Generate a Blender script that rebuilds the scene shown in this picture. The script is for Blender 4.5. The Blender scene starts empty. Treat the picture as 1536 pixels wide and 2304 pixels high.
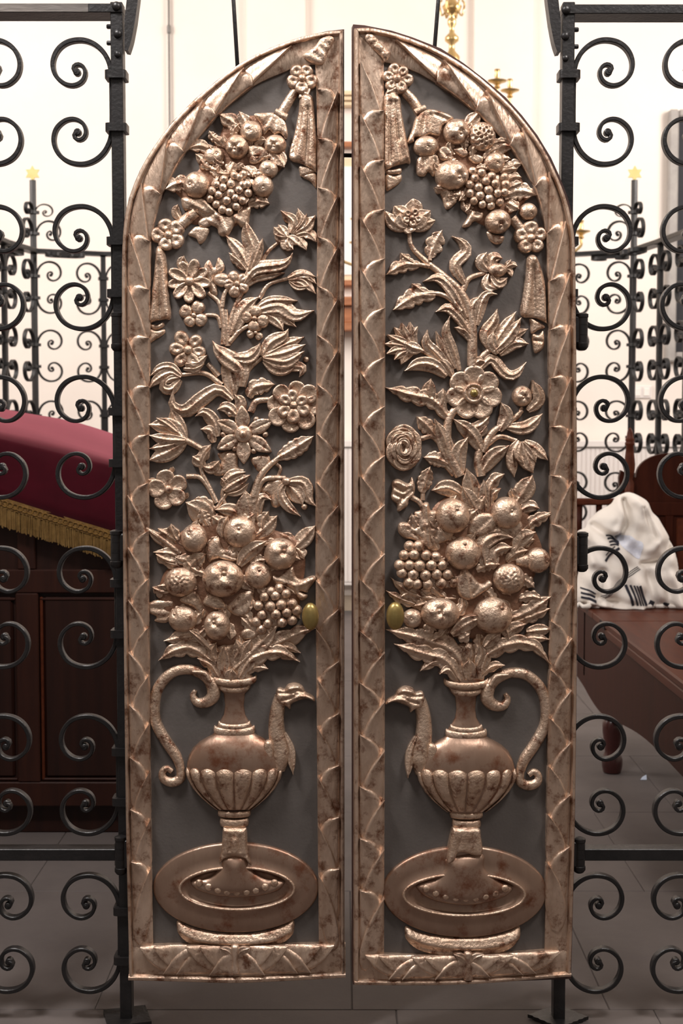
import bpy, math, random
import numpy as np
from mathutils import Vector
from mathutils.geometry import delaunay_2d_cdt

random.seed(7)
rng = np.random.RandomState(5)
SC = bpy.context.scene
COL = SC.collection

# ------------------------------------------------------------------ camera
FPX = 3300.0                       # focal length in pixels of a 1536 x 2304 frame
CAM = Vector((0.0, -3.3, 1.408))
PITCH = math.atan(210.0 / FPX)
cd = bpy.data.cameras.new('camera')
cd.sensor_fit = 'VERTICAL'
cd.sensor_height = 36.0
cd.sensor_width = 24.0
cd.lens = 36.0 * FPX / 2304.0
cd.clip_end = 60
cd.dof.use_dof = True
cd.dof.focus_distance = 3.28
cd.dof.aperture_fstop = 7.5
cam = bpy.data.objects.new('camera', cd)
cam.location = CAM
cam.rotation_euler = (math.pi / 2 - PITCH, 0, 0)
COL.objects.link(cam)
SC.camera = cam

# ------------------------------------------------------------------ world, lights, exposure
SC.view_settings.view_transform = 'Standard'
SC.view_settings.look = 'None'
SC.view_settings.gamma = 1.0
SC.view_settings.use_curve_mapping = False
SC.view_settings.exposure = 0.0
wd = bpy.data.worlds.new('world')
SC.world = wd
wd.use_nodes = True
bg = wd.node_tree.nodes['Background']
bg.inputs[0].default_value = (1.0, 0.93, 0.88, 1)
bg.inputs[1].default_value = 0.21


def area_light(name, loc, target, sx, sy, power, color, spread=180):
    l = bpy.data.lights.new(name, 'AREA')
    l.shape = 'RECTANGLE'
    l.size, l.size_y = sx, sy
    l.energy = power
    l.color = color
    l.spread = math.radians(spread)
    o = bpy.data.objects.new(name, l)
    o.location = loc
    o.rotation_euler = (Vector(target) - Vector(loc)).to_track_quat('-Z', 'Y').to_euler()
    COL.objects.link(o)
    return o


# unseen fill lights from both sides, added to brighten the back wall
area_light('wall_fill_left', (-4.7, 4.2, 4.1), (0.9, 7.3, 2.5), 3.0, 2.2, 215, (1.0, 0.925, 0.87), 130)
area_light('wall_fill_right', (4.7, 4.2, 4.1), (-0.9, 7.3, 2.5), 3.0, 2.2, 215, (1.0, 0.925, 0.87), 130)
# hall lamps above and in front of the gate, plus an added fill
area_light('hall_lamp_left', (-1.25, -1.05, 3.75), (0, 0, 1.6), 0.6, 0.6, 88, (1.0, 0.95, 0.92))
area_light('hall_lamp_right', (1.45, -1.15, 3.75), (0, 0, 1.6), 0.6, 0.6, 70, (1.0, 0.93, 0.88))
area_light('hall_fill_far', (0, -6.5, 5.0), (0, -6.0, 0), 3.0, 2.0, 45, (1.0, 0.92, 0.86))  # unseen fill behind the camera, added to brighten what the gilding reflects


def ray(px, py):
    dx = (px - 768.0) / FPX
    dy = (py - 1152.0) / FPX
    c, s = math.cos(PITCH), math.sin(PITCH)
    return Vector((dx, c - dy * s, -s - dy * c))


def at(px, py, Y):
    d = ray(px, py)
    return CAM + d * ((Y - CAM.y) / d.y)


# ------------------------------------------------------------------ materials
def new_mat(name):
    m = bpy.data.materials.new(name)
    m.use_nodes = True
    nt = m.node_tree
    return m, nt, nt.nodes['Principled BSDF']


def N(nt, typ, **kw):
    n = nt.nodes.new(typ)
    for k, v in kw.items():
        setattr(n, k, v)
    return n


def noise_mat(name, c1, c2, scale=8, rough=0.5, metallic=0.0, stretch=(1, 1, 1), bump=0.0, bscale=None,
              lo=0.35, hi=0.65, spec=0.5, c3=None, scale3=3.0, rvar=0.0, sheen=0.0, coat=0.0):
    m, nt, b = new_mat(name)
    g = N(nt, 'ShaderNodeNewGeometry')
    mp = N(nt, 'ShaderNodeMapping')
    mp.inputs['Scale'].default_value = stretch
    nt.links.new(g.outputs['Position'], mp.inputs['Vector'])
    nz = N(nt, 'ShaderNodeTexNoise')
    nz.inputs['Scale'].default_value = scale
    nz.inputs['Detail'].default_value = 6
    nz.inputs['Roughness'].default_value = 0.65
    nt.links.new(mp.outputs[0], nz.inputs['Vector'])
    mr = N(nt, 'ShaderNodeMapRange')
    mr.inputs[1].default_value = lo
    mr.inputs[2].default_value = hi
    nt.links.new(nz.outputs['Fac'], mr.inputs[0])
    mx = N(nt, 'ShaderNodeMix', data_type='RGBA')
    mx.inputs[6].default_value = (*c1, 1)
    mx.inputs[7].default_value = (*c2, 1)
    nt.links.new(mr.outputs[0], mx.inputs[0])
    out = mx.outputs[2]
    if c3:
        nz3 = N(nt, 'ShaderNodeTexNoise')
        nz3.inputs['Scale'].default_value = scale3
        nz3.inputs['Detail'].default_value = 8
        nz3.inputs['Roughness'].default_value = 0.7
        nt.links.new(g.outputs['Position'], nz3.inputs['Vector'])
        mr3 = N(nt, 'ShaderNodeMapRange')
        mr3.inputs[1].default_value = 0.51
        mr3.inputs[2].default_value = 0.66
        nt.links.new(nz3.outputs['Fac'], mr3.inputs[0])
        mx3 = N(nt, 'ShaderNodeMix', data_type='RGBA')
        nt.links.new(mr3.outputs[0], mx3.inputs[0])
        nt.links.new(out, mx3.inputs[6])
        mx3.inputs[7].default_value = (*c3, 1)
        out = mx3.outputs[2]
    nt.links.new(out, b.inputs['Base Color'])
    b.inputs['Roughness'].default_value = rough
    if rvar:
        mrr = N(nt, 'ShaderNodeMapRange')
        mrr.inputs[3].default_value = rough - rvar
        mrr.inputs[4].default_value = rough + rvar
        nt.links.new(nz.outputs['Fac'], mrr.inputs[0])
        nt.links.new(mrr.outputs[0], b.inputs['Roughness'])
    b.inputs['Metallic'].default_value = metallic
    b.inputs['Specular IOR Level'].default_value = spec
    if sheen:
        b.inputs['Sheen Weight'].default_value = sheen
        b.inputs['Sheen Roughness'].default_value = 0.4
    if coat:
        b.inputs['Coat Weight'].default_value = coat
        b.inputs['Coat Roughness'].default_value = 0.15
    if bump:
        nb = N(nt, 'ShaderNodeTexNoise')
        nb.inputs['Scale'].default_value = bscale or scale * 4
        nb.inputs['Detail'].default_value = 4
        nt.links.new(mp.outputs[0], nb.inputs['Vector'])
        bp = N(nt, 'ShaderNodeBump')
        bp.inputs['Strength'].default_value = bump
        bp.inputs['Distance'].default_value = 0.004
        nt.links.new(nb.outputs['Fac'], bp.inputs['Height'])
        nt.links.new(bp.outputs[0], b.inputs['Normal'])
    return m


GOLD = noise_mat('worn_gilding', (0.73, 0.56, 0.435), (0.52, 0.365, 0.262), scale=24, rough=0.44, metallic=0.78,
                 bump=0.52, bscale=170, c3=(0.20, 0.085, 0.048), scale3=42, rvar=0.12)
GOLDF = noise_mat('worn_gilding_frame', (0.73, 0.565, 0.445), (0.47, 0.335, 0.25), scale=18, rough=0.43, metallic=0.78,
                  stretch=(1, 1, 0.35), bump=0.45, bscale=130, c3=(0.22, 0.105, 0.062), scale3=30, rvar=0.12)
BEDRED = noise_mat('dark_red_brown', (0.30, 0.165, 0.105), (0.20, 0.095, 0.055), scale=26, rough=0.45, metallic=0.35, bump=0.5, bscale=120)  # red-brown beds, darker than the carved leaves and fruit on them
BURN = noise_mat('burnished_gilding', (0.40, 0.275, 0.205), (0.31, 0.20, 0.145), scale=12, rough=0.38, metallic=0.75,
                 stretch=(1, 1, 0.25), bump=0.2, bscale=70, c3=(0.22, 0.09, 0.05), scale3=16, rvar=0.08)
PANEL = noise_mat('dark_grey_paint', (0.112, 0.099, 0.092), (0.088, 0.076, 0.070), scale=7, rough=0.60, bump=0.12, bscale=160)
EDGE = noise_mat('dark_brown_wood_edge', (0.06, 0.022, 0.016), (0.035, 0.014, 0.012), scale=10, rough=0.5)
IRON = noise_mat('black_wrought_iron', (0.017, 0.0155, 0.016), (0.010, 0.0095, 0.010), scale=30, rough=0.40, spec=0.42, metallic=0.0,
                 bump=0.25, bscale=120, rvar=0.08)
IRONB = noise_mat('scuffed_bare_iron', (0.16, 0.14, 0.125), (0.09, 0.08, 0.073), scale=18, rough=0.5, metallic=0.4,
                  stretch=(0.2, 1, 1), bump=0.3)
BRASS = noise_mat('aged_brass', (0.40, 0.30, 0.11), (0.32, 0.235, 0.085), scale=40, rough=0.36, metallic=0.75)
BRASSL = noise_mat('polished_brass', (0.72, 0.52, 0.24), (0.6, 0.42, 0.18), scale=20, rough=0.28, metallic=0.8)
STARG = noise_mat('gilded_star', (0.95, 0.80, 0.36), (0.9, 0.72, 0.28), scale=20, rough=0.45, metallic=0.2)
WALL = noise_mat('cream_plaster', (0.86, 0.79, 0.73), (0.83, 0.755, 0.69), scale=1.2, rough=0.85, bump=0.05, bscale=60)
WALLW = noise_mat('white_plaster', (0.90, 0.86, 0.81), (0.88, 0.83, 0.78), scale=1.2, rough=0.85)
CEIL = noise_mat('ceiling_plaster', (0.8, 0.76, 0.7), (0.78, 0.73, 0.67), scale=2, rough=0.9)
SLAB = noise_mat('grey_limestone', (0.150, 0.130, 0.124), (0.120, 0.104, 0.100), scale=3.0, rough=0.62, spec=0.2, bump=0.06, bscale=90)
GROUT = noise_mat('floor_mortar', (0.12, 0.105, 0.10), (0.09, 0.08, 0.075), scale=20, rough=0.8)
WOOD = noise_mat('red_brown_wood', (0.050, 0.0125, 0.0065), (0.032, 0.008, 0.0045), scale=5, rough=0.42, stretch=(6, 6, 0.6), spec=0.08)
WOODS = noise_mat('seat_wood', (0.095, 0.024, 0.010), (0.062, 0.015, 0.007), scale=5, rough=0.42, stretch=(6, 0.5, 6), spec=0.15)
WOODD = noise_mat('dark_mahogany', (0.034, 0.0095, 0.005), (0.020, 0.0055, 0.0035), scale=5, rough=0.42, stretch=(7, 7, 0.5), spec=0.3)
WOODP = noise_mat('mahogany_panel', (0.024, 0.007, 0.004), (0.014, 0.0042, 0.0028), scale=5, rough=0.45, stretch=(7, 7, 0.4), spec=0.3)
VELVET = noise_mat('crimson_velvet', (0.050, 0.0022, 0.007), (0.036, 0.0016, 0.005), scale=9, rough=0.8, sheen=0.8, spec=0.1)
VELVET.node_tree.nodes['Principled BSDF'].inputs['Sheen Tint'].default_value = (1.0, 0.30, 0.40, 1)
BRAID = noise_mat('gold_braid', (0.20, 0.105, 0.018), (0.105, 0.05, 0.008), scale=90, rough=0.5, bump=0.5, bscale=220)
FRNG = noise_mat('gold_fringe_thread', (0.26, 0.155, 0.050), (0.16, 0.088, 0.024), scale=60, rough=0.55)
CLOTH = noise_mat('cream_wool', (0.90, 0.85, 0.79), (0.87, 0.81, 0.74), scale=6, rough=0.9, sheen=0.2)
CLOTHW = noise_mat('white_silk', (0.80, 0.82, 0.90), (0.72, 0.76, 0.88), scale=60, rough=0.5, bump=0.5, bscale=120)
STRIPE = noise_mat('navy_black_stripe', (0.022, 0.022, 0.035), (0.016, 0.016, 0.026), scale=20, rough=0.85)
RADI = noise_mat('white_enamel', (0.82, 0.77, 0.74), (0.80, 0.75, 0.72), scale=3, rough=0.35)
SLATE = noise_mat('dark_slate', (0.036, 0.036, 0.042), (0.025, 0.025, 0.030), scale=4, rough=0.55, spec=0.2)
STONE = noise_mat('grey_stone_frame', (0.40, 0.375, 0.35), (0.31, 0.29, 0.275), scale=8, rough=0.6, bump=0.1)
ARKC = noise_mat('cream_marble', (0.78, 0.62, 0.42), (0.74, 0.58, 0.38), scale=4, rough=0.4)
ARKW = noise_mat('orange_wood', (0.42, 0.17, 0.075), (0.30, 0.11, 0.045), scale=6, rough=0.4, stretch=(1, 1, 8))
WIRE = noise_mat('grey_conduit', (0.20, 0.19, 0.18), (0.17, 0.16, 0.15), scale=6, rough=0.5)
PAPER = noise_mat('white_paper', (0.62, 0.70, 0.85), (0.60, 0.68, 0.82), scale=6, rough=0.8)
HOLE_SHADE = noise_mat('painted_hole', (0.02, 0.012, 0.01), (0.015, 0.01, 0.008), scale=6, rough=0.9)  # near-black colour standing in for the shade inside openings


# ------------------------------------------------------------------ object helpers
def mesh_obj(name, verts, faces, mat, parent=None, smooth=True, kind=None):
    me = bpy.data.meshes.new(name)
    me.from_pydata([tuple(map(float, v)) for v in verts], [], [tuple(int(i) for i in f) for f in faces])
    me.materials.append(mat)
    if smooth:
        me.polygons.foreach_set('use_smooth', [True] * len(me.polygons))
    me.update()
    return link(name, me, parent, kind)


def link(name, me, parent=None, kind=None):
    o = bpy.data.objects.new(name, me)
    COL.objects.link(o)
    if parent is not None:
        o.parent = parent
    if kind:
        o['kind'] = kind
    return o


def thing(name, label, cat, loc=(0, 0, 0), rz=0.0, group=None):
    o = bpy.data.objects.new(name, None)
    o.empty_display_size = 0.05
    o.location = loc
    o.rotation_euler = (0, 0, rz)
    COL.objects.link(o)
    return tag(o, label, cat, group)


def tag(o, label, cat, group=None):
    o['label'] = label
    o['category'] = cat
    if group:
        o['group'] = group
    return o


class MB:
    """collects simple shapes into one mesh"""
    def __init__(s):
        s.v, s.f = [], []

    def add(s, v, f):
        k = len(s.v)
        s.v += [tuple(map(float, p)) for p in v]
        s.f += [tuple(int(i) + k for i in q) for q in f]
        return s

    def box(s, x0, x1, y0, y1, z0, z1, b=0.0):
        if b <= 0:
            v = [(x, y, z) for x in (x0, x1) for y in (y0, y1) for z in (z0, z1)]
            f = [(0, 1, 3, 2), (4, 6, 7, 5), (0, 4, 5, 1), (2, 3, 7, 6), (0, 2, 6, 4), (1, 5, 7, 3)]
            return s.add(v, f)
        # chamfered box
        cx, cy, cz = (x0 + x1) / 2, (y0 + y1) / 2, (z0 + z1) / 2
        hx, hy, hz = abs(x1 - x0) / 2, abs(y1 - y0) / 2, abs(z1 - z0) / 2
        b = min(b, hx * .9, hy * .9, hz * .9)
        v, idx = [], {}
        for sx in (-1, 1):
            for sy in (-1, 1):
                for sz in (-1, 1):
                    for ax in range(3):
                        p = [hx - b, hy - b, hz - b]
                        p[ax] += b
                        idx[(sx, sy, sz, ax)] = len(v)
                        v.append((cx + sx * p[0], cy + sy * p[1], cz + sz * p[2]))
        f = []
        S = (-1, 1)
        for a in S:
            f.append([idx[(a, -1, -1, 0)], idx[(a, 1, -1, 0)], idx[(a, 1, 1, 0)], idx[(a, -1, 1, 0)]])
            f.append([idx[(-1, a, -1, 1)], idx[(1, a, -1, 1)], idx[(1, a, 1, 1)], idx[(-1, a, 1, 1)]])
            f.append([idx[(-1, -1, a, 2)], idx[(1, -1, a, 2)], idx[(1, 1, a, 2)], idx[(-1, 1, a, 2)]])
        for a in S:
            for c in S:
                f.append([idx[(a, c, -1, 0)], idx[(a, c, 1, 0)], idx[(a, c, 1, 1)], idx[(a, c, -1, 1)]])
                f.append([idx[(a, -1, c, 0)], idx[(a, 1, c, 0)], idx[(a, 1, c, 2)], idx[(a, -1, c, 2)]])
                f.append([idx[(-1, a, c, 1)], idx[(1, a, c, 1)], idx[(1, a, c, 2)], idx[(-1, a, c, 2)]])
                for e in S:
                    f.append([idx[(a, c, e, 0)], idx[(a, c, e, 1)], idx[(a, c, e, 2)]])
        return s.add(v, f)

    def lathe(s, prof, cx=0, cy=0, n=20, axis='z'):
        v, f = [], []
        for r, z in prof:
            for k in range(n):
                a = 2 * math.pi * k / n
                p = (r * math.cos(a), r * math.sin(a), z)
                if axis == 'z':
                    v.append((cx + p[0], cy + p[1], p[2]))
                elif axis == 'y':
                    v.append((cx + p[0], p[2], cy + p[1]))
                else:
                    v.append((p[2], cx + p[0], cy + p[1]))
        m = len(prof)
        for i in range(m - 1):
            for k in range(n):
                k2 = (k + 1) % n
                f.append((i * n + k, i * n + k2, (i + 1) * n + k2, (i + 1) * n + k))
        f.append(tuple(range(n))[::-1])
        f.append(tuple((m - 1) * n + k for k in range(n)))
        return s.add(v, f)

    def tube(s, pts, r, n=8, closed=False, flat=1.0):
        pts = [Vector(p) for p in pts]
        m = len(pts)
        rr = r if hasattr(r, '__len__') else [r] * m
        v, f = [], []
        ref = Vector((0.13, 0.31, 0.94)).normalized()
        for i, p in enumerate(pts):
            t = (pts[min(i + 1, m - 1)] - pts[max(i - 1, 0)]).normalized()
            a = t.cross(ref)
            if a.length < 1e-3:
                a = t.cross(Vector((1, 0, 0)))
            a.normalize()
            b = t.cross(a).normalized()
            for k in range(n):
                q = 2 * math.pi * k / n
                w = p + a * math.cos(q) * rr[i] + b * math.sin(q) * rr[i] * flat
                v.append(w)
        for i in range(m - 1):
            for k in range(n):
                k2 = (k + 1) % n
                f.append((i * n + k, i * n + k2, (i + 1) * n + k2, (i + 1) * n + k))
        f.append(tuple(range(n))[::-1])
        f.append(tuple((m - 1) * n + k for k in range(n)))
        return s.add(v, f)

    def prism(s, poly, d0, d1, axis='y'):
        """polygon (a, b) extruded along the axis"""
        n = len(poly)
        def P(a, b, d):
            return {'y': (a, d, b), 'x': (d, a, b), 'z': (a, b, d)}[axis]
        v = [P(a, b, d0) for a, b in poly] + [P(a, b, d1) for a, b in poly]
        f = [tuple(range(n))[::-1], tuple(range(n, 2 * n))]
        f += [(i, (i + 1) % n, n + (i + 1) % n, n + i) for i in range(n)]
        return s.add(v, f)

    def build(s, name, mat, parent=None, smooth=False, kind=None):
        return mesh_obj(name, s.v, s.f, mat, parent, smooth, kind)


def fix_normals(o):
    import bmesh
    bm = bmesh.new()
    bm.from_mesh(o.data)
    bmesh.ops.recalc_face_normals(bm, faces=bm.faces)
    bm.to_mesh(o.data)
    bm.free()
    return o


def auto_smooth(o, ang=40):
    """smooth shading with the hard edges of the angle kept"""
    me = o.data
    me.polygons.foreach_set('use_smooth', [True] * len(me.polygons))
    try:
        me.set_sharp_from_angle(angle=math.radians(ang))
    except Exception:
        pass
    return o


def crom(pts, sub=8, closed=False):
    """Catmull-Rom through points (rows of an array)"""
    P = np.asarray(pts, float)
    n = len(P)
    out = []
    segs = n if closed else n - 1
    for i in range(segs):
        if closed:
            p0, p1, p2, p3 = P[(i - 1) % n], P[i], P[(i + 1) % n], P[(i + 2) % n]
        else:
            p1, p2 = P[i], P[i + 1]
            p0 = P[i - 1] if i > 0 else 2 * p1 - p2
            p3 = P[i + 2] if i + 2 < n else 2 * p2 - p1
        for k in range(sub):
            t = k / sub
            out.append(0.5 * (2 * p1 + (p2 - p0) * t + (2 * p0 - 5 * p1 + 4 * p2 - p3) * t * t + (3 * p1 - p0 - 3 * p2 + p3) * t ** 3))
    if not closed:
        out.append(P[-1])
    return np.array(out)


def resample(P, n):
    P = np.asarray(P, float)
    d = np.r_[0, np.cumsum(np.linalg.norm(np.diff(P, axis=0), axis=1))]
    t = np.linspace(0, d[-1], n)
    return np.stack([np.interp(t, d, P[:, k]) for k in range(P.shape[1])], 1), d[-1]


def seg_dist(Q, P, closed=True):
    """distance of each point in Q to the polyline P"""
    A = np.asarray(P, float)
    B = np.roll(A, -1, 0) if closed else A[1:]
    if not closed:
        A = A[:-1]
    D = B - A
    L = (D ** 2).sum(1) + 1e-9
    best = np.full(len(Q), 1e9)
    for k in range(len(A)):
        W = Q - A[k]
        t = np.clip((W @ D[k]) / L[k], 0, 1)
        best = np.minimum(best, ((W - t[:, None] * D[k]) ** 2).sum(1))
    return np.sqrt(best)


def inside(Q, P):
    x, y = Q[:, 0], Q[:, 1]
    c = np.zeros(len(Q), bool)
    n = len(P)
    j = n - 1
    for i in range(n):
        xi, yi, xj, yj = P[i][0], P[i][1], P[j][0], P[j][1]
        m = ((yi > y) != (yj > y)) & (x < (xj - xi) * (y - yi) / (yj - yi + 1e-12) + xi)
        c ^= m
        j = i
    return c


def fill_polygon(O, g):
    """triangulate the polygon O (px) with interior points every g px: points, triangles, number of rim points"""
    x0, y0 = O.min(0)
    x1, y1 = O.max(0)
    gx, gy = np.meshgrid(np.arange(x0 + g / 2, x1, g), np.arange(y0 + g / 2, y1, g * 0.87))
    gx = gx.copy()
    gx[1::2] += g / 2
    Q = np.stack([gx.ravel(), gy.ravel()], 1)
    if len(Q):
        Q = Q[inside(Q, O)]
    if len(Q):
        Q = Q[seg_dist(Q, O) > g * 0.45]
    A = np.vstack([O, Q]) if len(Q) else O
    n = len(O)
    r = delaunay_2d_cdt([Vector(p) for p in A], [], [list(range(n))], 1, 1e-4)
    V = np.array([tuple(p) for p in r[0]])
    T = [tuple(f) for f in r[2]]
    return V, T


def rim_loops(T):
    """directed border edges of a triangle list"""
    E = {}
    for t in T:
        for i in range(len(t)):
            e = (t[i], t[(i + 1) % len(t)])
            E[e] = 1
    return [e for e in E if (e[1], e[0]) not in E]


# ------------------------------------------------------------------ carved relief on a board
class Plane:
    """an upright board: origin O on its face, turned by phi; px outlines are laid on it at a height n (mm) over its face"""
    def __init__(s, O, phi, parent):
        s.O = Vector(O)
        s.phi = phi
        s.U = Vector((math.cos(phi), math.sin(phi), 0))
        s.Nv = Vector((math.sin(phi), -math.cos(phi), 0))
        s.parent = parent

    def uw(s, P, n=0.0):
        P = np.asarray(P, float)
        dx = (P[:, 0] - 768.0) / FPX
        dy = (P[:, 1] - 1152.0) / FPX
        c, si = math.cos(PITCH), math.sin(PITCH)
        d = np.stack([dx, c - dy * si, -si - dy * c], 1)
        O = np.array(s.O + s.Nv * (n * 0.001))
        Nn = np.array(s.Nv)
        C = np.array(CAM)
        t = ((O - C) @ Nn) / (d @ Nn)
        X = C + d * t[:, None]
        R = X - np.array(s.O)
        return R @ np.array(s.U), X[:, 2] - s.O.z

    def verts(s, V3, hm):
        """V3: px x, px y, height in mm -> local coordinates of the board"""
        V3 = np.asarray(V3, float)
        u, w = s.uw(V3[:, :2], hm)
        return np.stack([u, -V3[:, 2] * 0.001, w], 1)


def parse(st):
    a = np.array([float(x) for x in st.split()]) if isinstance(st, str) else np.asarray(st, float).ravel()
    return a.reshape(-1, 2)


BALL = None


def ball_mesh(mat):
    """unit dome shared by grapes, beads and flower hearts"""
    key = 'dome_' + mat.name
    if key in bpy.data.meshes:
        return bpy.data.meshes[key]
    v, f = [], []
    nr, ns = 6, 14
    for i in range(nr + 1):
        a = math.pi / 2 * i / nr * 1.25
        for k in range(ns):
            q = 2 * math.pi * k / ns
            v.append((math.sin(a) * math.cos(q), -math.cos(a), math.sin(a) * math.sin(q)))
    for i in range(nr):
        for k in range(ns):
            f.append((i * ns + k, i * ns + (k + 1) % ns, (i + 1) * ns + (k + 1) % ns, (i + 1) * ns + k))
    f.append(tuple(range(ns)))
    me = bpy.data.meshes.new(key)
    me.from_pydata(v, [], f)
    me.materials.append(mat)
    me.polygons.foreach_set('use_smooth', [True] * len(me.polygons))
    return me


class View:
    """relief builder working in the pixels of an enlarged view whose top left corner is (ox, oy)"""
    K = 520.0 / 1536.0

    def __init__(s, plane, ox, oy, mat=None):
        s.pl, s.ox, s.oy = plane, ox, oy
        s.mat = mat or GOLD

    def px(s, st):
        return parse(st) * s.K + np.array([s.ox, s.oy])

    # grid of px rows x cols with heights -> mesh with a skirt down to the board
    def grid(s, name, X, Y, Z, parent=None, mat=None, floor=-0.5, closed_rows=False):
        nt, ns = X.shape
        V = np.stack([X.ravel(), Y.ravel(), Z.ravel()], 1)
        F = []
        for i in range(nt - 1):
            for j in range(ns - 1):
                a = i * ns + j
                F.append((a, a + 1, a + ns + 1, a + ns))
        rim = [(0, j) for j in range(ns)] + [(i, ns - 1) for i in range(1, nt)] + [(nt - 1, j) for j in range(ns - 2, -1, -1)] + [(i, 0) for i in range(nt - 2, 0, -1)]
        k0 = len(V)
        R = [i * ns + j for i, j in rim]
        W1 = V[R].copy()
        W2 = V[R].copy()
        W2[:, 2] = floor
        V = np.vstack([V, W1, W2])
        m = len(R)
        for k in range(m):
            k2 = (k + 1) % m
            F.append((k0 + k, k0 + k2, k0 + m + k2, k0 + m + k))
        return mesh_obj(name, s.pl.verts(V, float(Z.mean())), F, mat or s.mat, parent or s.pl.parent)

    def L(s, st, w, lobes=0, h=7, H=9, tilt=0.0, lift=5.0, cut=0.42, name='leaf', tipw=0.0, parent=None, mat=None, ch=0.5, basew=0.25):
        """leaf along a spine from base to tip; w = half width, h = height of its base, lift = rise to its tip"""
        P = s.px(st)
        w = w * s.K
        nt = 14 if not lobes else max(16, lobes * 6 + 4)
        C, ln = resample(crom(P, 8), nt)
        T = np.gradient(C, axis=0)
        T /= np.linalg.norm(T, axis=1)[:, None] + 1e-9
        Nn = np.stack([-T[:, 1], T[:, 0]], 1)
        t = np.linspace(0, 1, nt)
        prof = (np.sin(np.pi * np.clip(t * 0.86 + 0.10, 0, 1)) ** 0.8)
        prof = np.maximum(prof, basew * (1 - t)) * (1 - np.clip((t - 0.72) / 0.28, 0, 1) ** 2 * (1 - tipw))
        b = np.ones(nt)
        b2 = np.ones(nt)
        if lobes:
            x = (t * lobes * 0.98) % 1.0
            b = 1 - cut * (1 - np.sin(np.pi * np.clip(x, 0.02, 1) ** 0.8) ** 0.6)
            x2 = (t * lobes * 0.98 + 0.45) % 1.0
            b2 = 1 - cut * (1 - np.sin(np.pi * np.clip(x2, 0.02, 1) ** 0.8) ** 0.6)
        ss = np.array([-1, -0.93, -0.72, -0.42, -0.14, 0, 0.14, 0.42, 0.72, 0.93, 1])
        X = np.zeros((nt, len(ss)))
        Y = X.copy()
        Z = X.copy()
        for j, q in enumerate(ss):
            bb = b if q < 0 else b2
            wid = np.maximum(w * prof * bb, 0.4)
            X[:, j] = C[:, 0] + Nn[:, 0] * wid * q
            Y[:, j] = C[:, 1] + Nn[:, 1] * wid * q
            a = abs(q)
            edge = math.sqrt(max(0, 1 - a ** 5))
            cup = -ch * math.sin(math.pi * min(1, a * 1.05)) ** 2 if a > 0.05 else 0.0
            rib = 0.22 * math.exp(-(q / 0.12) ** 2)
            vein = -(1 - bb) * 0.9 * a
            narrow = np.clip(wid / (0.45 * w), 0.25, 1)
            Z[:, j] = h + lift * t ** 1.3 + H * ((0.25 + 0.75 * edge) + (cup + rib) * narrow + vein) * (0.55 + 0.45 * narrow) * 0.8 + tilt * q * np.sin(np.pi * np.clip(t, 0, 1))
        Z = np.maximum(Z, 1.5)
        return s.grid(name, X, Y, Z, parent, mat)

    def T(s, st, r0, r1=None, h=3, name='stem', parent=None, mat=None, zs=1.0, rs=None):
        """half round stem"""
        P = s.px(st)
        nt = max(8, 5 * len(P))
        C, ln = resample(crom(P, 8), nt)
        Tn = np.gradient(C, axis=0)
        Tn /= np.linalg.norm(Tn, axis=1)[:, None] + 1e-9
        Nn = np.stack([-Tn[:, 1], Tn[:, 0]], 1)
        if rs is not None:
            dd = np.r_[0, np.cumsum(np.linalg.norm(np.diff(P, axis=0), axis=1))]
            R = np.interp(np.linspace(0, 1, nt), dd / dd[-1], rs) * s.K
        else:
            R = np.linspace(r0, r0 if r1 is None else r1, nt) * s.K
        aa = np.linspace(0, math.pi, 9)
        X = C[:, 0:1] + Nn[:, 0:1] * R[:, None] * np.cos(aa)
        Y = C[:, 1:2] + Nn[:, 1:2] * R[:, None] * np.cos(aa)
        Z = h + R[:, None] * np.sin(aa) * zs
        return s.grid(name, X, Y, Z, parent, mat)

    def petal(s, cx, cy, ang, ln, wd, h, kind, parent, name='petal', mat=None):
        """one petal in px: centre, direction, half length, half width"""
        nr, ns = 6, 18
        V, F = [], []
        ca, sa = math.cos(ang), math.sin(ang)
        for i in range(nr + 2):
            rho = min(1.0, (i + 0.0) / nr)
            for k in range(ns):
                q = 2 * math.pi * k / ns
                x, y = math.cos(q), math.sin(q)
                if kind == 'star':
                    yy = y * (0.25 + 0.75 * (1 - max(0, x)) ** 0.6) if x > 0 else y
                    px_, py_ = x * rho, yy * rho
                else:
                    px_, py_ = x * rho, y * rho * (1.0 + 0.12 * x)
                if kind == 'cup':
                    z = 2.0 + 5.0 * rho ** 2 - 2.5 * math.exp(-(py_ / 0.16) ** 2) * rho + 2.5 * px_
                    z -= 2.5 * max(0, rho - 0.85) / 0.15
                elif kind == 'star':
                    z = 3.5 * (1 - abs(py_)) + 3.0 * abs(py_) ** 0.8 * rho - 2.5 * math.exp(-(py_ / 0.14) ** 2) + 2 * px_
                    z -= 2.0 * max(0, rho - 0.85) / 0.15
                elif kind == 'curl':
                    z = 8.0 * math.sqrt(max(0, 1 - rho ** 3)) - 5.0 * math.exp(-((px_ - 0.1) ** 2 + py_ ** 2) / 0.10) + 2 * px_
                else:
                    z = 8.0 * math.sqrt(max(0, 1 - rho ** 2.6)) - 2.2 * math.exp(-(py_ / 0.18) ** 2) * (0.5 + 0.5 * px_)
                zz = h + z * min(1.0, max(wd, ln) / 12.0)
                if i == nr + 1:
                    zz = 0.0
                V.append((cx + (px_ * ln) * ca - (py_ * wd) * sa, cy + (px_ * ln) * sa + (py_ * wd) * ca, zz))
        for i in range(nr + 1):
            for k in range(ns):
                F.append((i * ns + k, i * ns + (k + 1) % ns, (i + 1) * ns + (k + 1) % ns, (i + 1) * ns + k))
        return mesh_obj(name, s.pl.verts(V, h + 4), F, mat or s.mat, parent)

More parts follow.
